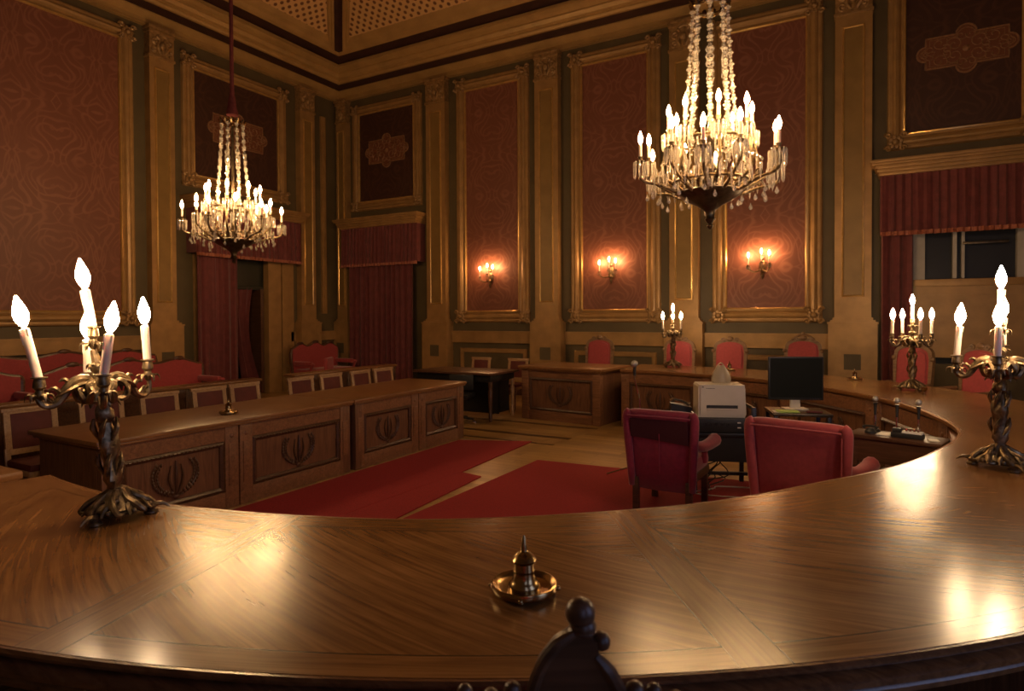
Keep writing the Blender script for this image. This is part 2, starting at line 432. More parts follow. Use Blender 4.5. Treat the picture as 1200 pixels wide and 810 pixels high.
# lower dado panels (thin frames) between pilasters on the far wall
nt_ = 11
for a, b in ((-7.85, -6.15), (-5.1, -3.4), (-2.35, -.7)):
    w = MB(); w.frame(a+.1, b-.1, .35, .88, [(0, 0), (0, .03), (.03, .04), (.07, .04), (.09, .02), (.09, 0)], TB)
    struct(w.build('trim_%d' % nt_, 'gilt')); nt_ += 1
# ------------------------------------------------------------------ pilasters
def scroll(cx, cz, r0, turns, a0, sgn=1, n=18, y=0):
    return [(cx+sgn*r0*(1-i/n*.85)*math.cos(a0+turns*2*PI*i/n), y, cz+r0*(1-i/n*.85)*math.sin(a0+turns*2*PI*i/n)) for i in range(n+1)]
def pilaster(T, u0, u1, num, ph=1.54, dep=.16):
    w = u1-u0; c = (u0+u1)/2
    s = MB()
    s.box(u0, u1, 0, dep, ph+.05, 6.42, T)
    root = struct(s.build('trim_%d' % num, 'gilt'))
    p = MB(); pw = w*.27
    p.box(c-pw, c+pw, dep-.01, dep+.006, ph+.42, 6.22, T); p.build('inset_panel', 'ochre', root)
    p = MB(); p.frame(c-pw, c+pw, ph+.42, 6.22, [(-.012, dep), (-.012, dep+.016), (0, dep+.026), (.014, dep+.02), (.02, dep)], T); p.build('panel_bead', 'gold', root)
    b = MB(); k = .085
    b.box(u0-k, u1+k, 0, dep+.08, 0, ph-.06, T)
    for i, (a, z0, z1) in enumerate(((.085, ph-.06, ph-.03), (.10, ph-.03, ph), (.06, ph, ph+.03), (.025, ph+.03, ph+.07))): b.box(u0-a, u1+a, 0, dep+a*.9, z0, z1, T)
    b.box(u0-.11, u1+.11, 0, dep+.11, 0, .25, T)
    b.build('pedestal', 'gilt', root)
    b = MB(); b.box(c-.12, c+.12, dep+.075, dep+.083, .78, 1.03, T); b.build('pedestal_inset', 'wall', root)
    h = MB()
    h.box(u0-.02, u1+.02, 0, dep+.03, 6.42, 6.47, T, .012); h.box(u0, u1, 0, dep+.01, 6.47, 6.98, T)
    h.box(u0-.03, u1+.03, 0, dep+.06, 6.92, 6.98, T, .012); h.box(u0-.015, u1+.015, 0, dep+.035, 6.86, 6.92, T, .01)
    d = dep+.015
    for sg in (-1, 1):
        h.tube([(c+sg*(x-c), d, z) for x, _, z in scroll(c+w*.27, 6.72, w*.19, 1.4, PI*.6)], [.026]*19, 6, T)
        h.tube([(c+sg*(x-c), d, z) for x, _, z in scroll(c+w*.3, 6.56, w*.12, 1.2, -PI*.5)], [.02]*19, 6, T)
        h.tube([(c+sg*w*.08, d, 6.5), (c+sg*w*.2, d+.02, 6.62), (c+sg*w*.12, d+.03, 6.74)], [.03, .035, .012], 6, T)
    h.ball((c, d+.02, 6.66), .06, 10, T, (1, .7, 1.2)); h.tube([(c, d, 6.5), (c, d+.03, 6.6)], [.05, .02], 6, T)
    h.tube([(c+w*.3*math.cos(a), d, 6.66+.2*math.sin(a)) for a in [PI*i/12 for i in range(13)]], .018, 6, T)
    h.build('capital', 'carve', root)
    return root
num = 20
for u0, u1 in ((-11.42, -11.1), (-8.65, -8.13), (-5.89, -5.37), (-3.13, -2.61), (-.45, .07), (2.45, 2.95)):
    pilaster(TB, u0, u1, num); num += 1
for u0, u1 in ((.9, 1.42), (6.66, 7.12), (10.12, 10.55)):
    pilaster(TA, u0, u1, num); num += 1
w = MB(); w.box(10.86, 11.0, 0, .05, 1.75, 6.5, TA); w.box(10.9, 10.96, .05, .075, 1.8, 6.45, TA); struct(w.build('trim_40', 'gilt'))
# ------------------------------------------------------------------ framed wall panels
FP = [(-.012, .0), (-.012, .045), (.0, .06), (.03, .055), (.05, .04), (.08, .075), (.12, .09), (.15, .075), (.165, .05), (.20, .055), (.225, .045), (.24, 0)]
def leafy(mb, cx, cz, T, s=1.0, y=.09):
    for k in range(8):
        a = 2*PI*k/8+.2; r = .075*s
        mb.ball((cx+r*math.cos(a), y, cz+r*math.sin(a)), .04*s, 6, T, (1, .7, 1))
    mb.ball((cx, y+.02, cz), .05*s, 8, T)
    for sx, sz in ((1, 1), (1, -1), (-1, 1), (-1, -1)):
        mb.tube(scroll(cx+sx*.10*s, cz+sz*.10*s, .05*s, 1.1, 0, sx, 12, y), [.02*s]*13, 5, T)
def framed(name, T, u0, u1, z0, z1, matp, label, cat, corner=1.0, medallion=None, sx=1):
    r = thing(name, label, cat)
    p = MB(); p.box(u0-.02, u1+.02, .004, .02, z0-.02, z1+.02, T); o = p.build('fabric_panel', matp, r); Ti = T.inverted()
    cu = (u0+u1)/2
    uvmap(o, lambda co: ((Ti @ co).x-cu+6.2, (Ti @ co).z-z0+.2))
    f = MB(); f.frame(u0, u1, z0, z1, [(a*sx, b) for a, b in FP], T); f.build('gilt_frame', 'gilt', r, sharp=25)
    g = MB(); g.frame(u0, u1, z0, z1, [(-.02, .02), (-.02, .052), (-.006, .066), (.008, .06), (.008, .02)], T); g.build('gold_slip', 'gold', r)
    for cu_, cz_ in ((u0, z0), (u1, z0), (u1, z1), (u0, z1)):
        k = MB(); sg = 1 if cu_ == u1 else -1; sz = 1 if cz_ == z1 else -1
        leafy(k, cu_+sg*.12*sx, cz_+sz*.12*sx, T, corner); k.build('corner_ornament', 'carve', r)
    if medallion:
        mw, mh, mz, mcu = medallion; md = MB(); c = mcu
        rs = .11; rr = .12; hw, hh = mw/2-rs, mh/2-rr
        pts = []
        def arc(cx, cz_, r_, a0, a1, n=9):
            for i in range(n+1):
                a = a0+(a1-a0)*i/n; pts.append((cx+r_*math.cos(a), cz_+r_*math.sin(a)))
        lob = .125
        # stepped cartouche with round lobes at the four sides
        pts += [(c-hw, mz-hh), (c-lob*1.4, mz-hh)]; arc(c, mz-hh-.0, lob, PI, 2*PI); pts += [(c+lob*1.4, mz-hh), (c+hw, mz-hh)]
        pts += [(c+hw, mz-.13)]; arc(c+hw, mz, rs, -PI/2, PI/2); pts += [(c+hw, mz+.13), (c+hw, mz+hh)]
        pts += [(c+lob*1.4, mz+hh)]; arc(c, mz+hh, lob, 0, PI); pts += [(c-lob*1.4, mz+hh), (c-hw, mz+hh)]
        pts += [(c-hw, mz+.13)]; arc(c-hw, mz, rs, PI/2, 3*PI/2); pts += [(c-hw, mz-.13)]
        a = MB(); a.prism(pts, .02, .026, T); mo = a.build('medallion', mat('medallion_ground', (.17, .06, .03), .6), r)
        b = MB(); b.tube([(x, .028, z) for x, z in pts+pts[:1]], .013*mw, 5, T)
        b.tube([(c+(x-c)*.90, .028, mz+(z-mz)*.86) for x, z in pts+pts[:1]], .006*mw, 5, T)
        for sx_ in (-1, 1):
            for sz_ in (-1, 1):
                for (ox, oz, r_, tn, a0) in ((.12, .10, .09, 1.3, .5), (.27, .16, .09, 1.2, 2.5), (.36, .06, .07, 1.1, 4), (.2, .04, .06, 1.2, 1), (.05, .24, .06, 1.1, 3), (.42, .0, .05, 1, 0)):
                    b.tube([(c+sx_*(x), .028, mz+sz_*z) for x, _, z in scroll(ox*mw, oz*mh*1.2, r_*mw, tn, a0)], .007*mw, 4, T)
        b.ball((c, .03, mz), .04*mw, 8, T, (1, .4, 1)); b.build('medallion_scrollwork', 'fringe2', mo)
    return r
M['fringe2'] = noisy('embroidered_thread', (.27, .14, .07), .5, .1, scale=30, var=.3)
for a, b, lb in ((-7.67, -6.33, 'left of the three'), (-4.91, -3.57, 'middle of the three'), (-2.16, -.87, 'right of the three')):
    framed('damask_wall_panel', TB, a, b, 1.77, 6.60, 'damask', 'tall gilt-framed red damask panel, %s with a candle sconce on the far wall' % lb, 'wall panel')['group'] = 'red damask panels on the far wall'
framed('damask_wall_panel', TA, 1.75, 6.2, 1.77, 6.60, 'damask', 'very wide gilt-framed reddish damask panel on the left wall above the sofas', 'wall panel')
framed('tapestry_panel', TB, -10.78, -9.09, 4.45, 6.58, 'tapestry', 'dark framed fabric panel with medallion above the closed red curtain in the corner', 'wall panel', .8, (1.3, .78, 5.62, -9.92), .9)
framed('tapestry_panel', TB, .50, 1.95, 4.45, 6.75, 'tapestry', 'dark framed fabric panel with medallion at the upper right above the window pelmet', 'wall panel', 1, (1.23, .7, 5.62, 1.28), .95)
framed('tapestry_panel', TA, 7.58, 9.6, 4.45, 6.52, 'tapestry', 'dark framed fabric panel with medallion on the left wall behind the farther chandelier', 'wall panel', 1, (1.4, .8, 5.5, 8.6), .95)
# ------------------------------------------------------------------ pelmets, curtains, door, window
def folds(mb, T, u0, u1, z0, z1, y0, amp, per, n=None, flare=0, tie=None):
    n = n or max(12, int((u1-u0)/per*8)); rows = 8; vs = []; fs = []
    ph = [random.uniform(-.6, .6) for _ in range(int((u1-u0)/per)+4)]
    for side in (0, 1):
        for j in range(rows+1):
            t = j/rows; z = z1+(z0-z1)*t
            for i in range(n+1):
                s = i/n; u = u0+(u1-u0)*s; q = (u-u0)/per; pp_ = ph[int(q)]*(1-q % 1)+ph[int(q)+1]*(q % 1)
                if tie: u = tie(s, t)
                y = y0+amp*(.55+.45*t)*math.sin(2*PI*q+pp_)+.3*amp*math.sin(4.4*PI*q+pp_*3)+flare*t
                vs.append((u, y+(.012 if side else 0), z))
    m = (rows+1)*(n+1)
    for side in (0, 1):
        for j in range(rows):
            for i in range(n):
                a = side*m+j*(n+1)+i; f = (a, a+1, a+n+2, a+n+1); fs.append(f if side else f[::-1])
    for i in range(n): fs.append((i, i+1, m+i+1, m+i)); b = rows*(n+1); fs.append((b+i, m+b+i, m+b+i+1, b+i+1))
    for j in range(rows):
        a = j*(n+1); fs.append((a, m+a, m+a+n+1, a+n+1)); a += n; fs.append((a, a+n+1, m+a+n+1, m+a))
    return mb.add(vs, fs, T)
def pelmet(T, u0, u1, lab, z1=3.78, z0=2.86, dep=.38):
    r = thing('curtain_pelmet', lab, 'pelmet')
    s = MB()
    for o, a, b in ((0, 3.78, 3.83), (.02, 3.83, 3.88), (.05, 3.88, 3.93), (.09, 3.93, 3.965), (.11, 3.965, 4.01)): s.box(u0-.0-o, u1+o, 0.005, dep+o, a, b, T, .008)
    s.build('cornice_shelf', 'gilt', r)
    v = MB(); folds(v, T, u0+.03, u1-.03, z0+.06, 3.79, dep-.07, .022, .115, flare=.02)
    v.box(u0+.02, u0+.05, .01, dep-.06, z0+.06, 3.78, T); v.box(u1-.05, u1-.02, .01, dep-.06, z0+.06, 3.78, T)
    v.build('valance', 'curtain', r)
    f = MB(); folds(f, T, u0+.025, u1-.025, z0, z0+.065, dep-.045, .022, .09, flare=.0); f.build('fringe', 'fringe', r); return r
pelmet(TB, -11.14, -8.78, 'pleated red pelmet with gilt shelf over the closed curtain in the corner')
pelmet(TB, .16, 2.42, 'pleated red pelmet with gilt shelf over the window at the right')
pelmet(TA, 7.4, 9.98, 'pleated red pelmet over the left doorway behind the farther chandelier')
def curtain(name, T, u0, u1, lab, z1=3.6, z0=.02, y=.2, per=.16, tie=None):
    m = MB(); folds(m, T, u0, u1, z0, z1, y, .045, per, tie=tie); o = m.build(name, 'curtain'); return setp(o, lab, 'curtain')
curtain('curtain', TB, -10.95, -9.0, 'closed full-length red curtain in the far corner doorway')
curtain('curtain', TB, .2, .62, 'narrow red curtain drawn to the left of the right-hand window')
curtain('curtain', TA, 7.5, 8.42, 'full-length red curtain hanging on the left side of the left doorway')
# inner tied-back curtain seen through the doorway
curtain('curtain', Matrix.Translation((-.12, 0, 0)) @ TA, 8.45, 8.95, 'inner red curtain tied back inside the dark left doorway', z1=2.3, y=-.02, per=.12,
        tie=lambda s, t: 8.44+.02+s*.52*(1-.35*math.sin(PI*min(1, t*1.1)))+t*.33*(1-s*.4))
# left doorway : door_1 = jambs, transom, inner leaf
dr = bpy.data.objects.new('door_1', None); COL.objects.link(dr); struct(dr)
d = MB(); d.box(9.28, 9.62, -.1, .06, 0, 3.2, TA).box(9.66, 9.98, 0, .05, 0, 3.2, TA).box(7.55, 7.8, -.2, .02, 0, 3.2, TA); d.build('door_casing', 'gilt', dr)
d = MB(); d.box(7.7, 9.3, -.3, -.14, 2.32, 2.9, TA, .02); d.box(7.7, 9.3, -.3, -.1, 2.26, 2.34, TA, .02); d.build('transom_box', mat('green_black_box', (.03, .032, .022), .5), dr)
d = MB(); d.box(9.16, 9.24, -.85, -.05, .02, 2.28, TA); 
for z0, z1 in ((.2, 1.0), (1.15, 2.1)): d.frame(0, 0, 0, 0, [(0, 0), (0, .001), (.001, 0)])
d.build('door_leaf', 'walnut', dr)
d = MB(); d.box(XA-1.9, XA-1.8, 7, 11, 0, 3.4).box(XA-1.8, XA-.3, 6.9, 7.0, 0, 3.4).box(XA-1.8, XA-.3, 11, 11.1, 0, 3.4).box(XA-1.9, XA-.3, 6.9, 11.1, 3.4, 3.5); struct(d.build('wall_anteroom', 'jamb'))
t = thing('side_table', 'small table with white cloth seen through the left doorway', 'table', (XA-1.2, 9.35, 0))
MB().box(-.3, .3, -.3, .3, .55, .9, None, .02).build('table_cloth', 'paper', t); MB().box(-.25, .25, -.25, .25, 0, .56).build('table_base', 'walnut', t)
# right-hand window : painted frames, dark panes, sill
wn = bpy.data.objects.new('window_1', None); COL.objects.link(wn); struct(wn)
d = MB(); d.box(.60, .78, -.12, .02, 2.1, 3.4, TB).box(1.13, 1.18, -.1, .03, 2.2, 3.4, TB).box(1.24, 1.28, -.1, 0, 2.2, 3.4, TB).box(1.9, 2.05, -.12, .02, 2.1, 3.4, TB); d.build('window_frame', 'white_paint', wn)
MB().box(.55, 2.0, -.16, -.12, .9, 3.4, TB).build('pane', 'glass', wn)
d = MB(); d.box(.6, 2.05, -.12, .08, 2.08, 2.19, TB, .01).box(.6, 2.05, -.12, .05, 1.0, 2.08, TB).box(.7, 1.95, .05, .07, 1.95, 1.99, TB); d.build('window_sill_board', 'gilt', wn)
d = MB(); d.box(1.25, 1.8, .02, .05, 2.88-.18, 2.92-.18, TB, .01); d.build('window_handle', 'dbronze', wn)
# tall windows that give the daylight (right wall and wall behind the table)
for nme, T_, a, b in (('window_2', Matrix(((0, -1, 0, XR), (1, 0, 0, 0), (0, 0, 1, 0), (0, 0, 0, 1))), .6, 2.6), ('window_3', Matrix(((1, 0, 0, 0), (0, 1, 0, YF), (0, 0, 1, 0), (0, 0, 0, 1))), 1.4, 2.6)):
    d = MB(); d.frame(a, b, .9, 3.6, [(0, -.1), (0, .04), (.12, .05), (.12, -.0)], T_); c_ = (a+b)/2
    d.box(c_-.03, c_+.03, -.06, -.02, .9, 3.6, T_); d.box(a, b, -.06, -.02, 2.6, 2.66, T_); struct(d.build(nme, 'white_paint'))
# ------------------------------------------------------------------ floor inlays and carpets
w = MB()
for y0, y1 in ((8.50, 8.58), (7.62, 7.72), (7.18, 7.23)): w.box(-7.4, -3.42+(8.5-y0)*-.05, y0, y1, 0, .004)
struct(w.build('trim_50', 'inlay'))
w = MB(); w.add([(-3.42, 9.1, .002), (-3.28, 9.1, .002), (-3.7, 6.2, .002), (-3.86, 6.2, .002)], [(0, 1, 2, 3)]); struct(w.build('trim_51', 'inlay_pale'))
def carpet(pts, lab, z=.012):
    n = len(pts); m = MB(); m.add([(x, y, .001) for x, y in pts]+[(x, y, z) for x, y in pts], [tuple(range(n))[::-1], tuple(range(n, 2*n))]+[(i, (i+1) % n, (i+1) % n+n, i+n) for i in range(n)])
    return setp(m.build('carpet', 'carpet'), lab, 'carpet')
carpet([(-4.70, 1.9), (-3.85, 1.9), (-3.72, 5.36), (-3.82, 7.24), (-4.72, 6.86)], 'long red carpet runner laid along the front of the left desks')
carpet([(-3.715, 5.45), (-3.83, 1.95), (-3.36, 1.95), (-3.33, 3.9), (-3.44, 5.40)], 'darker red carpet piece between the long runner and the brighter carpet', .012)
carpet([(-3.26, 6.32), (-.35, 6.55), (-.2, 2.7), (-1.9, 2.05), (-3.28, 2.4)], 'large bright red carpet in the middle of the horseshoe under the armchairs', .014)
# ------------------------------------------------------------------ desk front panel module
def wreath(mb, T, s=1.0, y=0):
    """two laurel branches rising from a knot with upright sprigs between"""
    for sg in (-1, 1):
        pts = [(sg*s*.21*math.sin(a), y, s*(.02-.19*math.cos(a))) for a in [PI*.04+PI*.66*i/12 for i in range(13)]]
        mb.tube(pts, .008*s, 5, T)
        for i, p in enumerate(pts[1:]):
            for o in (-1, 1):
                q = (p[0]+sg*o*s*.022, y-.004, p[2]+s*.02); mb.ball(q, .016*s, 6, T, (.7, .5, 1.4))
        mb.tube([(sg*.02*s, y, -.15*s), (sg*.07*s, y, 0), (sg*.05*s, y, .13*s)], [.01*s, .014*s, .004*s], 5, T)
    mb.ball((0, y, -.18*s), .025*s, 8, T, (1.4, .5, 1)); mb.tube([(0, y, -.16*s), (0, y-.004, .0), (0, y, .17*s)], [.008*s, .018*s, .005*s], 6, T)
def panel_module(parent, T, w, h, name='front_panel', emblem=True, stile=.13):
    """local: x along the front (centred), y = outwards towards -y, z up"""
    a = MB()
    a.box(-w/2, w/2, .0, .04, 0, h, T)
    a.box(-w/2, -w/2+stile, -.03, 0, 0, h, T, .006); a.box(w/2-stile, w/2, -.03, 0, 0, h, T, .006)
    a.box(-w/2+stile, w/2-stile, -.022, 0, h-.13, h, T); a.box(-w/2+stile, w/2-stile, -.03, 0, 0, .15, T, .006)
    for sx in (-1, 1):
        a.ball((sx*(w/2-stile/2), -.03, h-.09), .02, 8, T, (1, .5, 1)); a.box(sx*(w/2-stile/2)-.035, sx*(w/2-stile/2)+.035, -.038, -.03, .2, h-.16, T, .004)
    o = a.build(name, 'oak', parent)
    b = MB(); b.box(-w/2+stile+.03, w/2-stile-.03, -.006, -.0, .18, h-.16, T); b.build('recessed_field', 'oak_panel', o)
    b = MB(); b.frame(-w/2+stile+.045, w/2-stile-.045, .195, h-.175, [(0, -.004), (0, -.02), (.02, -.032), (.04, -.02), (.045, -.004)], T)
    x = -w/2+stile+.06
    while x < w/2-stile-.05: b.ball((x, -.03, h-.155), .011, 6, T, (1.3, 1, .8)); x += .035
    b.build('bead_moulding', 'oak_dark', o)
    if emblem:
        c = MB(); wreath(c, T @ Matrix.Translation((0, -.014, (h+.02)/2)), min(1.0, h*1.15)); c.build('carved_wreath', 'oak_dark', o)
    return o
# ------------------------------------------------------------------ horseshoe table
HC = (-3.05, 5.25)
RT = [(-97, 3.70), (-87, 3.70), (-67, 3.65), (-51, 3.56), (-34, 3.46), (-16, 3.50), (0, 3.60), (18, 3.57), (48, 3.57), (76, 3.56), (97, 3.60)]
def rin(a):
    for (a0, r0), (a1, r1) in zip(RT, RT[1:]):
        if a <= a1:
            t = (a-a0)/(a1-a0); t = t*t*(3-2*t)*.5+t*.5; return r0+(r1-r0)*t
    return RT[-1][1]
RO = 4.74; A0, A1 = -98.5, 92.0; HT = .86
hs = thing('horseshoe_table', 'great curved council table with veneered top running round the room from the foreground', 'table', (HC[0], HC[1], 0))
def pol(a, r, z): return (r*math.cos(math.radians(a)), r*math.sin(math.radians(a)), z)
t = MB(); NA = 126; NR = 6; vs = []; fs = []
for k, z in enumerate((HT, HT-.035)):
    for i in range(NA+1):
        a = A0+(A1-A0)*i/NA; r0 = rin(a)+.02
        for j in range(NR+1): vs.append(pol(a, r0+(RO-.02-r0)*j/NR, z))
m_ = (NA+1)*(NR+1)
for i in range(NA):
    for j in range(NR):
        a = i*(NR+1)+j; fs.append((a, a+1, a+NR+2, a+NR+1)); fs.append((m_+a, m_+a+NR+1, m_+a+NR+2, m_+a+1))
    for j in (0, NR): a = i*(NR+1)+j; fs.append((a, a+NR+1, m_+a+NR+1, m_+a))
for i in (0, NA):
    for j in range(NR): a = i*(NR+1)+j; fs.append((a, a+1, m_+a+1, m_+a))
o = t.add(vs, fs).build('tabletop', 'veneer', hs)
uvmap(o, lambda co: (math.degrees(math.atan2(co.y, co.x)) if not (co.x < 0 and co.y < 0) else math.degrees(math.atan2(co.y, co.x)), math.hypot(co.x, co.y)))
def arc_sweep(name, prof, m, rf, parent=hs, a0=A0, a1=A1, n=126, mb=None):
    b = mb or MB(); vs = []; fs = []; k = len(prof)
    for i in range(n+1):
        a = a0+(a1-a0)*i/n
        for d, z in prof: vs.append(pol(a, rf(a)+d, z))
    for i in range(n):
        for j in range(k): fs.append((i*k+j, i*k+(j+1) % k, (i+1)*k+(j+1) % k, (i+1)*k+j))
    fs.append(tuple(range(k))); fs.append(tuple(n*k+j for j in range(k))[::-1])
    b.add(vs, fs); return b if mb else b.build(name, m, parent, sharp=35)
# outer lip: fillet, deep groove, two rounded beads
arc_sweep('outer_edge_moulding', [(-.03, HT-.002), (-.008, HT), (0, HT-.006), (0, HT-.012), (-.012, HT-.016), (-.012, HT-.022), (.006, HT-.026), (.018, HT-.036), (.018, HT-.050), (.006, HT-.060), (-.006, HT-.064), (.0, HT-.072), (.0, HT-.084), (-.02, HT-.095), (-.06, HT-.10), (-.06, HT-.04)], 'edge', lambda a: RO)
arc_sweep('inner_edge_moulding', [(.03, HT-.002), (.008, HT), (0, HT-.008), (0, HT-.03), (.015, HT-.036), (.015, HT-.046), (.04, HT-.058), (.06, HT-.06), (.06, HT-.04)], 'oak_top', rin)
bd = [A0]+[-74.5+21*k for k in range(8)]+[A1]
for k in range(9):
    a0, a1 = bd[k], bd[k+1]; am = (a0+a1)/2
    p0 = Vector(pol(a0, rin(a0)+.09, 0)); p1 = Vector(pol(a1, rin(a1)+.09, 0)); mid = (p0+p1)/2; d_ = (p1-p0)
    ang = math.atan2(-d_.y, -d_.x)
    T = Matrix.Translation(mid) @ Matrix.Rotation(ang, 4, 'Z')   # outward (-y local) must face the centre
    if (T.to_3x3() @ Vector((0, -1, 0))).dot(-mid) < 0: T = Matrix.Translation(mid) @ Matrix.Rotation(ang+PI, 4, 'Z')
    panel_module(hs, T, d_.length-.004, HT-.06)
sp = MB()
for k, a in enumerate(bd):
    T = Matrix.Rotation(math.radians(a), 4, 'Z'); r0 = rin(a)+.14
    s_ = MB(); off = .03 if k == 0 else (-.03 if k == 9 else 0)
    s_.box(r0, RO-.16 if k in (0, 9) else RO-.45, -.02+off, .02+off, 0, HT-.045, T); s_.build('side_panel', 'oak_panel', hs)
arc_sweep('knee_shelf', [(-.75, .56), (-.42, .56), (-.42, .58), (-.75, .58)], 'walnut', lambda a: RO)
# ------------------------------------------------------------------ end desks (same height) beside both ends of the horseshoe
def end_desk(loc, rz, lab, w=1.42, d=1.0):
    r = thing('end_desk', lab, 'desk', loc, rz, 'single desks beside the ends of the horseshoe table')
    panel_module(r, Matrix.Translation((0, .06, 0)), w, HT-.05)
    for sx in (-1, 1): MB().box(sx*w/2, sx*(w/2-.04), .1, d-.05, 0, HT-.05).build('side_panel', 'oak_panel', r)
    for sx in (-1, 1): MB().box(sx*(w/2+.004), sx*(w/2-.12), .02, .12, 0, HT-.05, None, .008).build('corner_post', 'oak', r)
    t_ = MB(); t_.box(-w/2-.05, w/2+.05, -.03, d, HT-.045, HT, None, .012); t_.box(-w/2-.03, w/2+.03, -.01, d-.02, HT-.065, HT-.045, None, .006); t_.build('worktop', 'oak_top', r); return r
end_desk((-4.17, 8.80, 0), math.radians(-6.5), 'single oak desk with carved wreath at the far end of the horseshoe table')
end_desk((-4.58, 1.53, 0), math.radians(180), 'corner of an oak desk at the left edge beyond the near table end')
# ------------------------------------------------------------------ left council desks
def council_desk(y0, ysplit, y1, lab, h=.77):
    r = thing('council_desk', lab, 'desk', (-4.82, (y0+y1)/2, 0), 0, 'oak council desks in front of the small chairs')
    yc = (y0+y1)/2
    for a, b in ((y0, ysplit), (ysplit, y1)):
        T = Matrix.Translation((0, (a+b)/2-yc, 0)) @ Matrix.Rotation(PI/2, 4, 'Z')
        panel_module(r, T, b-a-.014, h-.05)
    for s in (y0-yc, y1-yc):
        q = MB(); sg = 1 if s < 0 else -1
        q.box(-.86, -.03, s, s+sg*.04, 0, h-.05); q.box(-.05, .034, s+.001*sg, s+sg*.1, 0, h-.05, None, .008); q.build('side_panel', 'oak_panel', r)
    q = MB(); q.box(-.94, .075, y0-yc-.05, y1-yc+.02, h-.035, h, None, .012); q.box(-.9, .055, y0-yc-.03, y1-yc+.02, h-.055, h-.035, None, .006); q.build('worktop', 'oak_top', r)
    q = MB(); q.box(-.5, -.48, y0-yc+.05, y1-yc-.05, .3, h-.06); q.build('modesty_board', 'walnut', r); return r
council_desk(2.43, 3.57, 4.92, 'long oak council desk nearer the camera with two carved wreath panels')
council_desk(5.00, 6.10, 7.08, 'long oak council desk farther down the left row beside the dark table')
# ------------------------------------------------------------------ low partition behind the small chairs
def partition(y0, y1, lab, x=-7.3, h=.82):
    r = thing('low_partition', lab, 'partition', (x, (y0+y1)/2, 0)); L = (y1-y0)/2
    q = MB(); q.box(-.02, .02, -L, L, 0, h-.04)
    n = max(1, round((y1-y0)/1.1))
    for i in range(n+1): yy = -L+2*L*i/n; q.box(-.035, .035, max(-L, yy-.05), min(L, yy+.05), 0, h-.04, None, .005)
    q.box(-.03, .03, -L, L, h-.14, h-.04, None, .005); q.box(-.03, .03, -L, L, 0, .14, None, .005); q.build('panelling', 'walnut', r)
    q = MB(); q.box(-.18, .06, -L-.02, L+.02, h-.04, h, None, .012); q.build('top_rail', 'oak_top', r); return r
partition(.6, 5.75, 'long low wooden partition with ledge behind the nearer small chairs')
partition(6.35, 8.6, 'shorter low wooden partition with ledge in front of the corner sofa')
# ------------------------------------------------------------------ small chairs
def small_chair(lab, loc, rz, group):
    r = thing('small_chair', lab, 'chair', loc, rz, group)     # faces +x, back at -x
    w = .205
    s = MB(); s.box(-.2, .22, -w, w, .40, .46, None, .02); s.build('seat', 'darkred', r)
    s = MB(); s.box(-.21, .23, -w-.01, w+.01, .36, .405, None, .01); s.build('seat_frame', 'pale_wood', r)
    T = Matrix.Translation((-.2, 0, .46)) @ Matrix.Rotation(-.14, 4, 'Y')
    s = MB(); s.frame(-w+.05, w-.05, .08, .38, [(0, -.012), (0, .012), (.03, .016), (.048, .012), (.048, -.012), (.03, -.016)], T @ Matrix.Rotation(PI/2, 4, 'Z'))
    s.box(-.013, .013, -w-.006, -w+.035, -.1, .09, T, .004); s.box(-.013, .013, w-.035, w+.006, -.1, .09, T, .004)
    s.box(-.018, .018, -w-.012, w+.012, .395, .43, T, .008); s.build('back_frame', 'pale_wood', r)
    s = MB(); s.box(-.012, .012, -w+.05, w-.05, .08, .38, T, .008); s.build('back_pad', 'darkred', r)
    for x, y in ((.19, w-.02), (.19, -w+.02), (-.18, w-.02), (-.18, -w+.02)):
        s = MB(); s.tube([(x, y, .37), (x*1.05, y, .2), (x*1.15, y*1.02, 0)], [.022, .018, .014], 8); s.build('leg', 'pale_wood', r)
    return r
SCY = [(2.66, 'nearest the left edge of the picture'), (3.26, 'second from the left edge, half hidden by candelabrum arms'), (3.80, 'third from the left edge, right of the near candelabrum'), (4.36, 'left of the pair behind the brass bell'), (4.85, 'behind the nearer desk just right of the brass bell')]
base = small_chair('small pale-framed chair behind nearer desk, '+SCY[0][1], (-6.12, SCY[0][0], 0), 0, 'small chairs behind the left desks')
for y, l in SCY[1:]: dup(base, (-6.12+random.uniform(-.03, .03), y, 0), random.uniform(-.06, .06), 'small pale-framed chair behind nearer desk, '+l)
for y, l in ((5.66, 'at the joint of the two desks'), (6.2, 'second from the desk joint'), (6.78, 'third from the desk joint'), (7.25, 'last at the far end of the row')):
    dup(base, (-6.12, y, 0), random.uniform(-.06, .06), 'small pale-framed chair behind farther desk, '+l)
for x, l in ((-6.35, 'left'), (-5.55, 'right')):
    c_ = dup(base, (x, 9.75, 0), -PI/2, 'small pale-framed chair standing behind the dark table, %s of the two' % l); c_['group'] = 'small chairs behind the dark table'
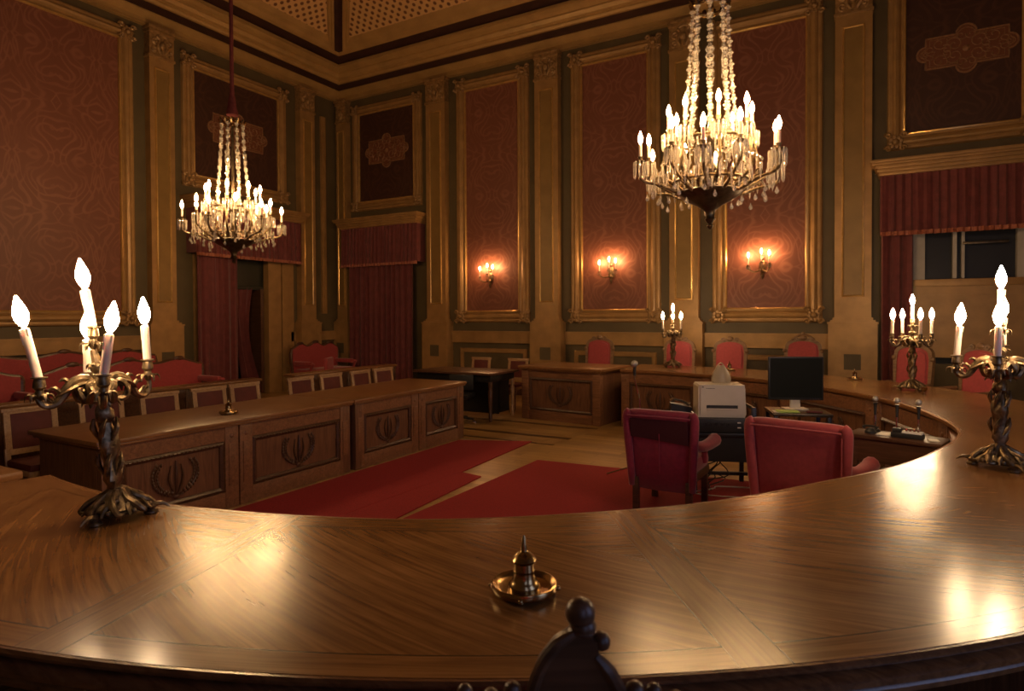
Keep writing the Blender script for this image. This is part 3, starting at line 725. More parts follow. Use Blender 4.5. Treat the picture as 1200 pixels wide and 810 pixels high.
# ------------------------------------------------------------------ high-back chairs behind the far arm of the horseshoe
def high_chair(lab, loc, rz, crest=False, top=1.27):
    r = thing('high_back_chair', lab, 'chair', loc, rz, 'red high-backed chairs behind the horseshoe table')   # faces -y
    w = .27
    def outline(hw, z0, z1):
        pts = [(-hw*.92, z0), (hw*.92, z0), (hw, z1-.22)]
        for i in range(1, 10): a = PI*i/10; pts.append((hw*math.cos(a)*(1 if abs(math.cos(a)) < .9 else .98), z1-.17+.17*math.sin(a)**.8))
        pts.append((-hw, z1-.22)); return pts
    T = Matrix.Translation((0, .25, 0)) @ Matrix.Rotation(-.06, 4, 'X')
    s = MB(); inn = s.ring(outline(w, .55, top), .05, -.03, .03, T)
    for sx in (-1, 1):
        s.tube(scroll(sx*.10, top-.02, .035, 1.2, 0, sx, 12, -.03), [.016]*13, 5, T); s.ball((sx*w*.97, -.02, top-.2), .035, 8, T)
    s.ball((0, -.025, top+.0), .045, 8, T, (1.3, .6, 1))
    if crest: s.ball((0, -.01, top+.06), .035, 8, T); s.tube([(-.16, -.02, top-.03), (-.08, -.02, top+.03), (0, -.02, top+.05), (.08, -.02, top+.03), (.16, -.02, top-.03)], .022, 6, T)
    s.build('back_frame', 'carvewood', r)
    s = MB(); s.prism(inn, -.022, .022, T); s.prism([(x*.86, .9+(z-.9)*.9) for x, z in inn], -.045, -.02, T); s.build('back_pad', 'red', r)
    s = MB(); s.box(-.27, .27, -.27, .24, .42, .5, None, .03); s.build('seat', 'red', r)
    s = MB(); s.box(-.28, .28, -.28, .26, .36, .425, None, .01); s.build('seat_frame', 'carvewood', r)
    for sx in (-1, 1):
        s = MB(); s.tube([(sx*.27, .25, .74), (sx*.29, .05, .73), (sx*.29, -.2, .72), (sx*.29, -.24, .68)], [.022, .025, .028, .02], 8); s.tube([(sx*.28, -.16, .4), (sx*.29, -.12, .56), (sx*.29, -.18, .71)], [.02, .016, .02], 8); s.build('arm', 'carvewood', r)
    for x, y in ((.24, -.24), (-.24, -.24), (.24, .22), (-.24, .22)):
        s = MB(); s.tube([(x, y, .38), (x*1.04, y*1.04, .25), (x*.98, y*.98, .1), (x*1.08, y*1.1, 0)], [.032, .026, .018, .022], 8); s.build('leg', 'carvewood', r)
    return r
M['carvewood'] = wood('carved_chair_wood', (.12, .065, .03), (.27, .155, .075), .4)
hc = high_chair('red high-backed chair behind the single desk at the far wall', (-4.22, 10.35, 0), 0)
dup(hc, (-2.78, 10.4, 0), 0, 'red high-backed chair right behind the small far candelabrum')
dup(hc, (-1.95, 10.4, 0), 0, 'red high-backed chair seen above the white printer, right of the small candelabrum')
high_chair('red high-backed chair with crested top partly hidden by the computer monitor', (-.85, 10.35, 0), 0, True, 1.3)
dup(hc, (.36, 9.62, 0), math.radians(-38), 'red high-backed chair left of and behind the far right candelabrum')
dup(hc, (.98, 9.15, 0), math.radians(-48), 'red high-backed chair between the far and the near right candelabra')
# ------------------------------------------------------------------ sofas
def sofa(lab, loc, rz, L=2.4, h=1.05):
    r = thing('sofa', lab, 'sofa', loc, rz)   # length along x, faces -y
    def top(x): t_ = x/(L/2); return h-.10+.06*math.cos(t_*PI*3)*.6+.05*(1-t_*t_)
    n = 36; xs = [-L/2+L*i/n for i in range(n+1)]
    pts = [(-L/2, .42), (L/2, .42)]+[(x, top(x)) for x in xs[::-1]]
    s = MB(); s.prism(pts, .26, .36); s.build('back', 'red', r)
    s = MB(); s.tube([(x, .30, top(x)) for x in xs], .035, 8)
    for sx in (-1, 1): s.tube([(sx*L/2, .3, top(L/2)), (sx*(L/2+.03), .3, .8), (sx*(L/2+.0), .28, .4)], [.035, .04, .035], 8)
    for k in range(3):
        cx = -L/2+L*(k+.5)/3; s.ball((cx, .28, top(cx)+.02), .05, 8, None, (2, .6, .9))
    s.build('carved_rail', 'walnut', r)
    s = MB(); s.box(-L/2+.04, L/2-.04, -.34, .27, .36, .50, None, .05); s.build('seat', 'red', r)
    s = MB(); s.box(-L/2, L/2, -.35, .33, .28, .37, None, .02); s.build('seat_frame', 'walnut', r)
    for sx in (-1, 1):
        s = MB(); s.box(sx*(L/2-.0), sx*(L/2-.09), -.3, .28, .58, .68, None, .04); s.tube([(sx*(L/2-.03), -.3, .3), (sx*(L/2-.01), -.27, .5), (sx*(L/2-.03), -.34, .64)], [.035, .025, .04], 8); s.build('arm', 'red', r)
    for x in (-L/2+.08, 0, L/2-.08):
        for y in (-.3, .28):
            s = MB(); s.tube([(x, y, .3), (x, y*1.03, .15), (x, y*1.06, 0)], [.035, .025, .02], 8); s.build('leg', 'walnut', r)
    return r
sofa('long red carved sofa against the left wall under the big damask panel', (-10.8, 5.1, 0), PI/2, 2.9, 1.12)
sofa('red carved sofa in the front row, its end beside the doorway curtain', (-9.7, 5.5, 0), PI/2, 2.4, 1.0)
sofa('red carved sofa at the left edge before the left wall behind the near candelabrum', (-9.7, 2.75, 0), PI/2, 2.6, 1.0)
sofa('small red sofa with dark crested back in the corner between doorway and curtain', (-10.85, 10.35, 0), PI/2, 1.35, 1.08)
# little red armchair and dark bench near the corner
def tub_chair(lab, loc, rz):
    r = thing('tub_chair', lab, 'chair', loc, rz)
    s = MB(); s.box(-.24, .24, .2, .28, .4, .82, None, .04); s.build('back', 'red', r)
    s = MB(); s.box(-.26, .26, -.26, .24, .32, .46, None, .04); s.build('seat', 'red', r)
    for x in (-.22, .22):
        for y in (-.22, .22): MB().tube([(x, y, .34), (x, y, 0)], [.022, .015], 8).build('leg', 'walnut', r)
    return r
tub_chair('small red armchair standing in front of the corner sofa', (-9.55, 9.55, 0), math.radians(120))
# ------------------------------------------------------------------ dark writing table and swivel chair
t = thing('writing_table', 'long dark table with brown top in front of the two small chairs near the curtain', 'table', (-5.82, 8.66, 0))
MB().box(-.78, .78, -.42, .44, .735, .77, None, .01).build('tabletop', 'walnut', t)
MB().box(-.72, .72, -.37, .39, .62, .737, None, .01).build('apron', 'black', t)
MB().box(-.66, .66, -.02, .0, .08, .63).build('modesty_board', 'black', t)
MB().box(.64, .66, -.30, .32, .1, .63).build('side_board', 'black', t)
for x in (-.68, .70):
    for y in (-.34, .36):
        q = MB(); q.lathe([(.034, .63), (.034, .55), (.022, .52), (.034, .48), (.03, .3), (.022, .12), (.032, .1), (.03, .03), (.02, 0)], 10, Matrix.Translation((x, y, 0))); q.build('leg', 'pale_wood' if x > 0 and y > 0 else 'walnut', t)
t = thing('swivel_chair', 'dark swivel chair on casters tucked in before the dark table', 'chair', (-5.5, 7.95, 0), .3)
MB().box(-.24, .24, -.22, .24, .40, .47, None, .03).build('seat', 'black', t)
MB().box(-.2, .2, .22, .27, .5, .74, None, .02).build('backrest', 'plastic', t)
MB().tube([(0, 0, .08), (0, 0, .4)], .03, 10).build('column', 'plastic', t)
q = MB()
for k in range(5): a = 2*PI*k/5; q.tube([(0, 0, .12), (.27*math.cos(a), .27*math.sin(a), .075)], [.025, .016], 6)
q.tube([(0, .1, .42), (0, .24, .45), (0, .25, .55)], .018, 6); q.build('base', 'plastic', t)
for k in range(5): a = 2*PI*k/5; MB().lathe([(.02, -.012), (.028, -.008), (.028, .008), (.02, .012)], 12, Matrix.Translation((.27*math.cos(a), .27*math.sin(a), .0285)) @ Matrix.Rotation(PI/2, 4, 'X')).build('caster', 'chrome', t)
# ------------------------------------------------------------------ velvet armchairs inside the horseshoe
def armchair(lab, loc, rz, mt, h=.88, w=.58, patch=False):
    r = thing('armchair', lab, 'armchair', loc, rz)     # faces +y, back towards -y
    s = MB(); n = 24; vs = []; fs = []
    # back: bowed slab with rolled top and rounded sides
    prof = [(-.262, .20), (-.285, .5), (-.30, .7), (-.325, h-.08), (-.35, h-.03), (-.335, h), (-.29, h+.005), (-.255, h-.02), (-.24, h-.07), (-.215, .7), (-.18, .5), (-.17, .20)]
    k = len(prof)
    for i in range(n+1):
        x = -w/2+w*i/n; e = (abs(x)/(w/2))**6; sh = .03*(x/(w/2))**2
        for y, z in prof: vs.append((x*(1-.08*(1-(z-.20)/(h-.20))), (y+.26)*(1-.35*e)-.26+sh, z-(.02*e if z > h-.1 else 0)))
    for i in range(n):
        for j in range(k): fs.append((i*k+j, i*k+(j+1) % k, (i+1)*k+(j+1) % k, (i+1)*k+j))
    fs.append(tuple(range(k))); fs.append(tuple(n*k+j for j in range(k))[::-1]); s.add(vs, fs)
    for sx in (-1, 1): s.tube([(sx*w*.445, -.25, .22), (sx*w*.485, -.285, .6), (sx*w*.50, -.30, h-.06), (sx*w*.46, -.30, h-.015)], [.03, .034, .036, .03], 10)
    s.build('back', mt, r, sharp=180)
    s = MB(); s.tube([(-w*.46, -.345, h-.05), (-w*.2, -.362, h-.045), (w*.2, -.362, h-.045), (w*.46, -.345, h-.05)], .008, 6); s.tube([(0, -.318, .68), (0, -.30, .36)] if patch else [(w*.455, -.335, .4), (w*.465, -.345, h-.08)], .004, 5); s.build('piping', mt, r)
    s = MB(); s.box(-w/2+.03, w/2-.03, -.2, .30, .33, .46, None, .05); s.build('seat', mt, r)
    s = MB(); s.box(-w/2+.03, w/2-.03, -.22, .29, .27, .34, None, .015); s.build('seat_rail', 'walnut', r)
    for sx in (-1, 1):
        s = MB(); s.tube([(sx*(w/2-.02), -.24, .60), (sx*(w/2+.01), -.1, .565), (sx*(w/2+.03), .1, .565), (sx*(w/2+.035), .2, .575), (sx*(w/2+.035), .235, .57)], [.04, .045, .052, .058, .03], 10)
        s.tube([(sx*(w/2-.01), .05, .55), (sx*(w/2-.02), .08, .47), (sx*(w/2-.03), .1, .4)], [.03, .025, .03], 8); s.build('arm', mt, r)
    for x, y in ((-w/2+.06, -.24), (w/2-.06, -.24), (-w/2+.06, .24), (w/2-.06, .24)):
        s = MB(); s.box(x-.025, x+.025, y-.025, y+.025, 0, .29, None, .006); s.build('leg', 'walnut', r)
    if patch:  # thin dark sheet painting the shadow on the upper back
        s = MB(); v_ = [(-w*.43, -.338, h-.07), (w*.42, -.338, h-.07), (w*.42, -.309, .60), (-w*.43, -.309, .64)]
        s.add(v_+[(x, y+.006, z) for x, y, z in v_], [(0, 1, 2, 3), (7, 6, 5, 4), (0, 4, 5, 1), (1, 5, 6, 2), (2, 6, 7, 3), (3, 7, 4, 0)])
        setp(s.build('back_shadow_sheet', mat('velvet_shadow_tone', (.055, .006, .01), .8), r), 'darker maroon sheet standing in for shadow across the upper back')
    return r
armchair('red velvet armchair coloured burgundy for shade, shadow painted on its back, left of the printer', (-1.45, 5.30, .0142), math.radians(-2), 'burgundy', .865, .565, True)
armchair('bright red velvet armchair with its back to the camera, in front of the monitor', (-.355, 4.97, .0142), math.radians(-12), 'red', .91, .64)
# ------------------------------------------------------------------ printer rack, printer and bag
def at(x, y, d):      # world point at view depth d behind photo pixel (x, y)
    F = 731.1; m = cam.matrix_world
    return m @ Vector(((x-600)/F*d, (383-y)/F*d, -d))
RK = at(845, 525, 5.95); rz = math.radians(22)
t = thing('equipment_table', 'black metal equipment table with tall right posts carrying the printer', 'table', (RK.x, RK.y, .0145), rz)
MB().box(-.44, .27, -.26, .26, .52, .56, None, .005).build('tabletop', 'black', t)
for x, y, h_ in ((-.28, -.24, .53), (-.28, .24, .53), (.24, -.24, .80), (.24, .24, .80)):
    q = MB(); q.box(x-.02, x+.02, y-.02, y+.02, 0, h_, None, .004); q.build('leg', 'black', t)
q = MB(); q.box(-.26, .22, -.25, -.235, .30, .56); q.box(-.26, .22, .235, .25, .30, .56); q.box(-.28, .24, -.02, .02, .12, .15); q.build('modesty_panel', 'plastic', t)
q = MB(); q.box(.235, .25, -.22, .22, .77, .80); q.build('post_rail', 'black', t)
Tt = Matrix.Translation((RK.x, RK.y, .0145)) @ Matrix.Rotation(rz, 4, 'Z')
def on(T, x, y, z): p = T @ Vector((x, y, z)); return (p.x, p.y, p.z)
t = thing('audio_recorder', 'black recording unit lying under the white printer', 'device', on(Tt, -.02, 0, .561), rz)
MB().box(-.24, .22, -.23, .2, 0, .13, None, .006).build('case', 'plastic', t)
q = MB()
for k in range(5): q.lathe([(.012, 0), (.012, .012)], 10, Matrix.Translation((-.16+k*.05, -.23, .08)) @ Matrix.Rotation(PI/2, 4, 'X'))
q.build('knob', 'black', t)
q = MB(); q.box(.12, .15, -.236, -.23, .09, .1); q.box(.12, .15, -.236, -.23, .045, .055); q.build('indicator', 'paper', t)
t = thing('printer', 'off-white desktop laser printer with paper slot on the black equipment table', 'printer', on(Tt, -.02, 0, .692), rz)
q = MB(); q.prism([(-.215, 0), (-.2, .0), (.2, .0), (.215, .03), (.20, .30), (-.20, .30), (-.215, .28)], -.16, .15); q.box(.19, .222, -.1, .15, .02, .27, None, .02); q.build('body', 'beige', t, sharp=30)
q = MB(); q.prism([(-.20, .03), (.19, .02), (.185, .295), (-.195, .305)], -.175, -.155); q.build('front_cover', 'beige', t)
q = MB(); q.box(-.145, .135, -.178, -.170, .085, .115); q.build('paper_slot', 'plastic', t)
q = MB(); q.box(-.14, .13, -.19, -.16, .070, .086, None, .003); q.build('output_lip', 'beige', t)
q = MB(); q.box(-.185, -.17, -.1775, -.174, .278, .288); q.box(-.15, -.07, -.1775, -.175, .268, .272); q.build('marking', 'dbronze', t)
t = thing('plastic_bag', 'translucent beige bag with handles standing behind the printer', 'bag', on(Tt, .01, .075, .993), rz)
q = MB(); q.lathe([(.04, 0), (.085, .0), (.09, .04), (.07, .10), (.04, .15), (.02, .165)], 14, None, (1, .6), .08, 5); q.build('bag_body', mat('bag_film', (.45, .38, .26), .4), t)
q = MB(); q.tube([(-.055, 0, .06), (-.04, 0, .14), (0, 0, .19), (.04, 0, .14), (.055, 0, .06)], [.02, .014, .012, .014, .02], 8, None, .5); q.build('handle', mat('bag_film_pale', (.55, .48, .34), .4), t)
# cables tangled under the equipment table
q = MB()
for k in range(7):
    x0 = random.uniform(-.25, .2); pts = [(x0, random.uniform(-.2, .2), .515)]
    for z in (.45, .35, .26, .16, .08, .02): pts.append((x0+random.uniform(-.12, .12), random.uniform(-.2, .15), z))
    q.tube(pts, .006, 5, Tt)
setp(q.build('cable_tangle', 'plastic'), 'tangle of dark cables hanging under the black equipment table', 'cable', kind='stuff')
q = MB(); q.tube([on(Tt, .1+.35*math.cos(a)+.1*math.sin(3*a), -.25+.18*math.sin(a), .026) for a in [i*.35 for i in range(15)]], .006, 6); setp(q.build('floor_cable', mat('white_cable', (.6, .55, .5), .5)), 'pale cable lying on the red carpet by the equipment table', 'cable')
# ------------------------------------------------------------------ microphone stand and telephone
P = Tt @ Vector((-.62, -.02, 0)); P = at(750, 560, 6.35)
t = thing('microphone_stand', 'tripod microphone stand with grey ball mic behind the armchair toned burgundy for shade', 'microphone stand', (P.x, P.y, .014), 0)
MB().tube([(0, 0, .1), (0, 0, .80)], .010, 8).build('pole', 'chrome', t)
for k in range(3):
    a = 2*PI*k/3+3.4; q = MB(); q.tube([(0, 0, .13), (.33*math.cos(a), .33*math.sin(a), .013)], .009, 6); q.ball((.33*math.cos(a), .33*math.sin(a), .013), .013, 6); q.build('leg', 'chrome' if k == 0 else 'plastic', t)
MB().tube([(0, 0, .78), (-.02, .02, .84), (-.05, .0, .98), (-.055, 0, 1.04)], .007, 8).build('gooseneck', 'chrome', t)
MB().tube([(-.055, 0, 1.03), (-.056, 0, 1.13)], [.014, .018], 10).build('microphone_body', 'plastic', t)
M['grille'] = noisy('steel_mesh', (.45, .44, .42), .4, .6, scale=200, var=.4)
MB().ball((-.056, 0, 1.15), .036, 12).build('microphone_grille', 'grille', t)
P = at(808, 486, 5.9)
t = thing('desk_telephone', 'black and silver telephone at the left end of the equipment table', 'telephone', on(Tt, -.36, -.05, .66), rz)
t.location = on(Tt, -.36, .12, .561)
MB().box(-.09, .09, -.07, .07, 0, .16, None, .006).build('black_plinth', 'plastic', t)
MB().prism([(-.1, .16), (.1, .16), (.1, .19), (-.1, .23)], -.08, .08).build('base', 'plastic', t)
MB().tube([(-.1, -.03, .245), (-.06, -.03, .265), (.03, -.03, .24), (.08, -.03, .215)], [.022, .013, .013, .022], 8).build('handset', 'chrome', t)
# ------------------------------------------------------------------ monitor on its stand table
MP = at(935, 489, 6.15); MT = Matrix.Translation((MP.x, MP.y, .0145)) @ Matrix.Rotation(math.radians(18), 4, 'Z')
t = thing('computer_table', 'small dark table carrying the monitor and papers', 'table', (MP.x, MP.y, .0145), math.radians(18))
MB().box(-.27, .27, -.2, .25, .665, .695, None, .006).build('tabletop', 'chrome_grey', t) if 'chrome_grey' in M else MB().box(-.27, .27, -.2, .25, .665, .695, None, .006).build('tabletop', 'dbronze', t)
for x in (-.24, .24):
    for y in (-.17, .22): MB().box(x-.018, x+.018, y-.018, y+.018, 0, .666, None, .004).build('leg', 'black', t)
t = thing('computer_monitor', 'black flat computer monitor with dark screen facing the camera', 'monitor', on(MT, -.01, .06, .696), math.radians(22))
q = MB(); q.box(-.26, .26, -.02, .02, .10, .53, None, .01); q.build('housing', 'plastic', t)
q = MB(); q.box(-.245, .245, -.0235, -.019, .125, .515); q.build('screen', 'screen', t)
q = MB(); q.prism([(-.05, 0), (.05, 0), (.04, .16), (-.04, .16)], .0, .03); q.box(-.11, .11, -.06, .09, 0, .018, None, .006); q.build('stand', 'beige', t)
q = MB()
for k in range(4): q.box(.13+k*.025, .145+k*.025, -.0235, -.0195, .108, .114)
q.build('button', 'chrome', t)
def sheets(name, lab, T, w, d, n, m):
    q = MB()
    for i in range(n): q.box(-w/2, w/2, -d/2, d/2, i*.002, i*.002+.0015, Matrix.Rotation(random.uniform(-.15, .15), 4, 'Z'))
    o = q.build(name, m); o.matrix_world = T; return setp(o, lab, 'papers')
sheets('paper_stack', 'bright green papers lying in front of the monitor', MT @ Matrix.Translation((-.12, -.1, .6965)), .2, .14, 6, 'green')
sheets('paper_stack', 'white papers lying beside the green ones under the monitor', MT @ Matrix.Translation((-.225, -.1, .6965)) @ Matrix.Rotation(.05, 4, 'Z'), .05, .14, 3, 'paper')
t = setp(MB().box(-.07, .07, -.02, .02, 0, .02, None, .008).build('glasses_case', 'darkred', T=MT @ Matrix.Translation((.12, -.13, .6965))), 'small dark red case lying right of the monitor stand', 'case')
# ------------------------------------------------------------------ sound desk with three microphones
import itertools
SA = Vector((-.22, 6.55, 0)); SB_ = Vector((.35, 5.9, 0))
p1 = at(990, 507, 4.75); p2 = at(1104, 523, 4.3)
ctr = (p1+p2)/2; dv = p2-p1; srz = math.atan2(dv.y, dv.x); SZ = .755
ST = Matrix.Translation((ctr.x, ctr.y, 0)) @ Matrix.Rotation(srz, 4, 'Z') @ Matrix.Translation((0, .13, 0)); Ls = dv.to_2d().length/2
t = thing('sound_desk', 'small dark table with rounded corners inside the right curve holding microphones', 'table', (ST.translation.x, ST.translation.y, 0), srz)
MB().box(-Ls, Ls, -.13, .17, SZ-.03, SZ, None, .012).build('tabletop', 'walnut', t); MB().box(-Ls+.03, Ls-.03, -.11, .15, SZ-.20, SZ-.03).build('apron', 'walnut', t)
for x in (-Ls+.06, Ls-.06):
    for y in (-.09, .13): MB().box(x-.022, x+.022, y-.022, y+.022, 0, SZ-.1, None, .004).build('leg', 'walnut', t)
def desk_mic(lab, T, h=.30, rz=0):
    t = thing('desk_microphone', lab, 'microphone', T.translation, rz, 'microphones on the small table in the curve')
    MB().lathe([(.035, 0), (.037, .01), (.028, .018), (.010, .024)], 14).build('base', 'plastic', t)
    MB().tube([(0, 0, .02), (0, 0, h*.55)], .009, 8).build('stem', 'chrome', t)
    MB().tube([(0, 0, h*.5), (0, 0, h*.8), (0, 0, h-.03)], [.009, .012, .017], 10).build('handle', 'plastic', t)
    MB().ball((0, 0, h), .022, 12).build('grille', 'grille', t); return t
dm = desk_mic('ball-headed microphone on the small table, leftmost of the three', ST @ Matrix.Translation((-.17, .10, SZ+.001)), .25)
dup(dm, (ST @ Vector((-.02, .09, SZ+.001))), 0, 'ball-headed microphone on the small table, middle one behind the black box')
dup(dm, (ST @ Vector((.12, .09, SZ+.001))), 0, 'ball-headed microphone on the small table, rightmost of the three')
t = thing('telephone', 'small black telephone at the foot of the leftmost microphone', 'telephone', ST @ Vector((-.17, -.01, SZ+.001)), srz)
MB().lathe([(.04, 0), (.04, .016), (.022, .035), (.01, .04)], 12).build('base', 'plastic', t)
MB().tube([(-.05, 0, .04), (-.03, 0, .052), (.03, 0, .052), (.05, 0, .04)], [.014, .009, .009, .014], 8).build('handset', 'plastic', t)
t = thing('name_card_box', 'small black box of white cards right of the middle microphone', 'box', ST @ Vector((.08, -.03, SZ+.001)), srz)
q = MB(); q.box(-.10, .10, -.04, .04, 0, .035, None, .004); q.build('tray', 'plastic', t)
MB().box(-.03, .095, -.025, .03, .035, .05).build('card_rack', 'paper', t)
for k in range(4): q = MB(); q.box(-.01+k*.025, .003+k*.025, -.02, .02, .05, .07); q.build('card', 'chrome', t)
q = MB(); q.box(-.095, -.04, -.025, .025, .035, .065, None, .006); q.build('black_unit', 'plastic', t)
sheets('loose_papers', 'white sheets lying between the telephone and the middle microphone', ST @ Matrix.Translation((-.075, -.0, SZ+.001)), .09, .12, 3, 'paper')
sheets('loose_papers', 'white sheets sticking out right of the black card box', ST @ Matrix.Translation((Ls-.075, -.02, SZ+.001)) @ Matrix.Rotation(.4, 4, 'Z'), .06, .10, 3, 'paper')
# ------------------------------------------------------------------ candle pieces
FL = [(.003, 0), (.008, .006), (.0135, .018), (.0155, .030), (.013, .044), (.0075, .060), (.002, .074)]
def flame(mb, T, s=1.0): return mb.lathe([(r*s, z*s) for r, z in FL], 10, T)
def leafring(mb, T, r, n, s, droop=.4):
    for k in range(n):
        a = 2*PI*k/n; c_, s_ = math.cos(a), math.sin(a)
        mb.tube([(c_*r*.3, s_*r*.3, 0), (c_*r*.75, s_*r*.75, s*.35), (c_*r, s_*r, s*.1), (c_*r*1.08, s_*r*1.08, -s*droop)], [s*.16, s*.34, s*.22, s*.05], 6, T, .5)
def candelabrum(lab, loc, rz, arms, R=.27, lean=(0, 0), cl=.16, flame_m='flame', lights=True, sc=1.0, ctilt=0, hz=.98):
    """arms: list of angles (degrees, camera-independent). centre flame tip at hz above the base"""
    r = thing('candelabrum', lab, 'candelabrum', loc, rz, 'gilt bronze candelabra on the horseshoe table')
    # shear-like lean of the stem: position of the axis at height z
    def ax(z): return Vector((lean[0]*z, lean[1]*z, z))
    b = MB()
    b.lathe([(.0, .035), (.10, .036), (.105, .045), (.07, .06), (.055, .085), (.03, .11), (.026, .12)], 18, None, (1, 1), .06, 6)
    b.lathe([(.02, .022), (.095, .024), (.112, .034), (.10, .048), (.07, .066), (.052, .09), (.034, .115)], 36, None, (1, 1), .10, 9)
    for k in range(8):
        a = 2*PI*k/8; c_, s_ = math.cos(a), math.sin(a)
        b.tube([(c_*.035, s_*.035, .105), (c_*.065, s_*.065, .082), (c_*.10-s_*.015, s_*.10+c_*.015, .06), (c_*.118-s_*.035, s_*.118+c_*.035, .036), (c_*.10-s_*.05, s_*.10+c_*.05, .034)], [.007, .012, .014, .011, .006], 8)
        b.tube([(c_*.06-s_*.02, s_*.06+c_*.02, .078), (c_*.095+s_*.012, s_*.095-c_*.012, .056), (c_*.125+s_*.02, s_*.125-c_*.02, .030)], [.008, .011, .005], 6)
        b.ball((c_*.112, s_*.112, .042), .011, 8)
    for k in range(3):
        a = 2*PI*k/3+.9; c_, s_ = math.cos(a), math.sin(a)
        b.lathe([(.012, 0), (.026, .003), (.026, .01), (.018, .018), (.022, .03), (.012, .04)], 12, Matrix.Translation((c_*.115, s_*.115, 0)))
        b.tube([(c_*.11, s_*.11, .03), (c_*.155, s_*.155, .036), (c_*.185, s_*.185, .018)], [.014, .009, .003], 6)
    b.build('base', 'bronze', r)
    s = MB(); prof = [(.026, .10), (.022, .125), (.034, .15), (.030, .19), (.024, .22), (.028, .25), (.036, .29), (.034, .33), (.022, .365), (.018, .38), (.032, .40), (.030, .43), (.020, .45), (.03, .475), (.045, .50), (.03, .53), (.02, .55)]
    n = 14; vs = []; fs = []
    for rr, z in prof:
        c_ = ax(z)
        for i in range(n):
            a = 2*PI*i/n+z*4; q_ = rr*(1+.16*math.cos(3*a+z*10)); vs.append((c_.x+q_*math.cos(a), c_.y+q_*math.sin(a), z))
    for j in range(len(prof)-1):
        for i in range(n): fs.append((j*n+i, j*n+(i+1) % n, (j+1)*n+(i+1) % n, (j+1)*n+i))
    s.add(vs, fs)
    for k in range(5):     # acanthus wrapped round the stem
        a = 2*PI*k/5; z = .28+.03*k % .1
        for z0 in (.17, .31):
            q_ = [ax(z0)+Vector((.03*math.cos(a), .03*math.sin(a), 0)), ax(z0+.05)+Vector((.043*math.cos(a+.5), .043*math.sin(a+.5), 0)), ax(z0+.09)+Vector((.04*math.cos(a+.9), .04*math.sin(a+.9), 0))]
            s.tube(q_, [.006, .012, .004], 6)
    s.build('stem', 'bronze', r)
    c0 = ax(.50)
    lf = MB(); leafring(lf, Matrix.Translation(c0+Vector((0, 0, .02))), .085, 7, .075, .3); leafring(lf, Matrix.Translation(c0-Vector((0, 0, .045))), .06, 6, .05, .2)
    lf.build('leaf_cluster', 'bronze', r)
    vd = Vector((loc[0], loc[1], 0)).normalized(); vr = Vector((vd.y, -vd.x, 0)); vax = Vector((0, 0, 1)).cross(vr)
    def candle_on(root, p, L, rad, tl=0):
        T0 = Matrix.Translation(p)
        cu = MB(); leafring(cu, T0 @ Matrix.Translation((0, 0, -.055)), .042, 6, .030, .6)
        cu.lathe([(.008, -.07), (.018, -.05), (.013, -.03), (.022, -.018), (.020, .0), (.017, .012), (.027, .016), (.027, .020), (.015, .022)], 14, T0); cu.build('candle_cup', 'bronze', root)
        T1 = T0 @ Matrix.Rotation(tl, 4, vax)
        w_ = MB(); w_.lathe([(rad, .018), (rad, L*.5), (rad*.97, L-.006), (rad*.85, L), (rad*.3, L+.002)], 12, T1)
        for k in range(3): a = k*2.3; w_.tube([(rad*math.cos(a), rad*math.sin(a), L-.003), (rad*1.03*math.cos(a), rad*1.03*math.sin(a), L-.03-.015*k)], [.004, .0025], 5, T1)
        w_.build('candle', 'wax', root)
        f_ = MB(); flame(f_, T1 @ Matrix.Translation((0, 0, L+.004)), 1.6); f_.build('bulb', flame_m, root)
    # centre branch
    ct = ax(.74*hz/.98)
    ce = MB(); ce.tube([ax(.52), ax(.60), ct-Vector((0, 0, .07))], [.014, .02, .012], 8); ce.ball(ax(.60), .028, 10); leafring(ce, Matrix.Translation(ax(.60)), .04, 5, .03, .3)
    co = ce.build('centre_branch', 'bronze', r); candle_on(co, ct, cl, .0165, ctilt)
    for i, (lt, fw, dz, tl, L_) in enumerate(arms):
        d_ = vr*lt+vd*fw; R_ = d_.length; d_.normalize(); sd = Vector((-d_.y, d_.x, 0))
        tip = c0+d_*R_+Vector((0, 0, .075+dz))
        pts = [c0+d_*.02, c0+d_*R_*.25+Vector((0, 0, .055)), c0+d_*R_*.5+Vector((0, 0, .04)), c0+d_*R_*.72+Vector((0, 0, -.025)), c0+d_*R_*.92+Vector((0, 0, -.035)), c0+d_*R_*1.03+Vector((0, 0, -.005)), c0+d_*R_+Vector((0, 0, .04+dz))]
        am = MB(); am.tube(pts, [.016, .021, .02, .015, .012, .010, .009], 8)
        for q_ in (-1, 1):
            am.tube([c0+d_*.03+sd*q_*.01, c0+d_*R_*.3+sd*q_*.028+Vector((0, 0, .04)), c0+d_*R_*.55+sd*q_*.02+Vector((0, 0, .02)), c0+d_*R_*.75+Vector((0, 0, -.005))], [.012, .018, .014, .004], 6, None, .6)
            am.tube([c0+d_*.04+sd*q_*.02-Vector((0, 0, .03)), c0+d_*R_*.32+sd*q_*.04-Vector((0, 0, .025)), c0+d_*R_*.42+sd*q_*.03+Vector((0, 0, .02)), c0+d_*R_*.3+sd*q_*.03+Vector((0, 0, .03))], [.010, .014, .010, .004], 6)
        for k in range(3):
            q0 = c0+d_*R_*(.45+.17*k)+Vector((0, 0, .03-.03*k)); am.tube([q0, q0+d_*.03+Vector((0, 0, .03)), q0+d_*.05+Vector((0, 0, .022))], [.010, .009, .002], 6)
        ao = am.build('arm', 'bronze', r); candle_on(ao, tip, L_, .0155, tl)
    return r
VA = 29.59
lv = Vector((-2.6, 1.38, 0)).normalized(); lr = Vector((lv.y, -lv.x, 0))
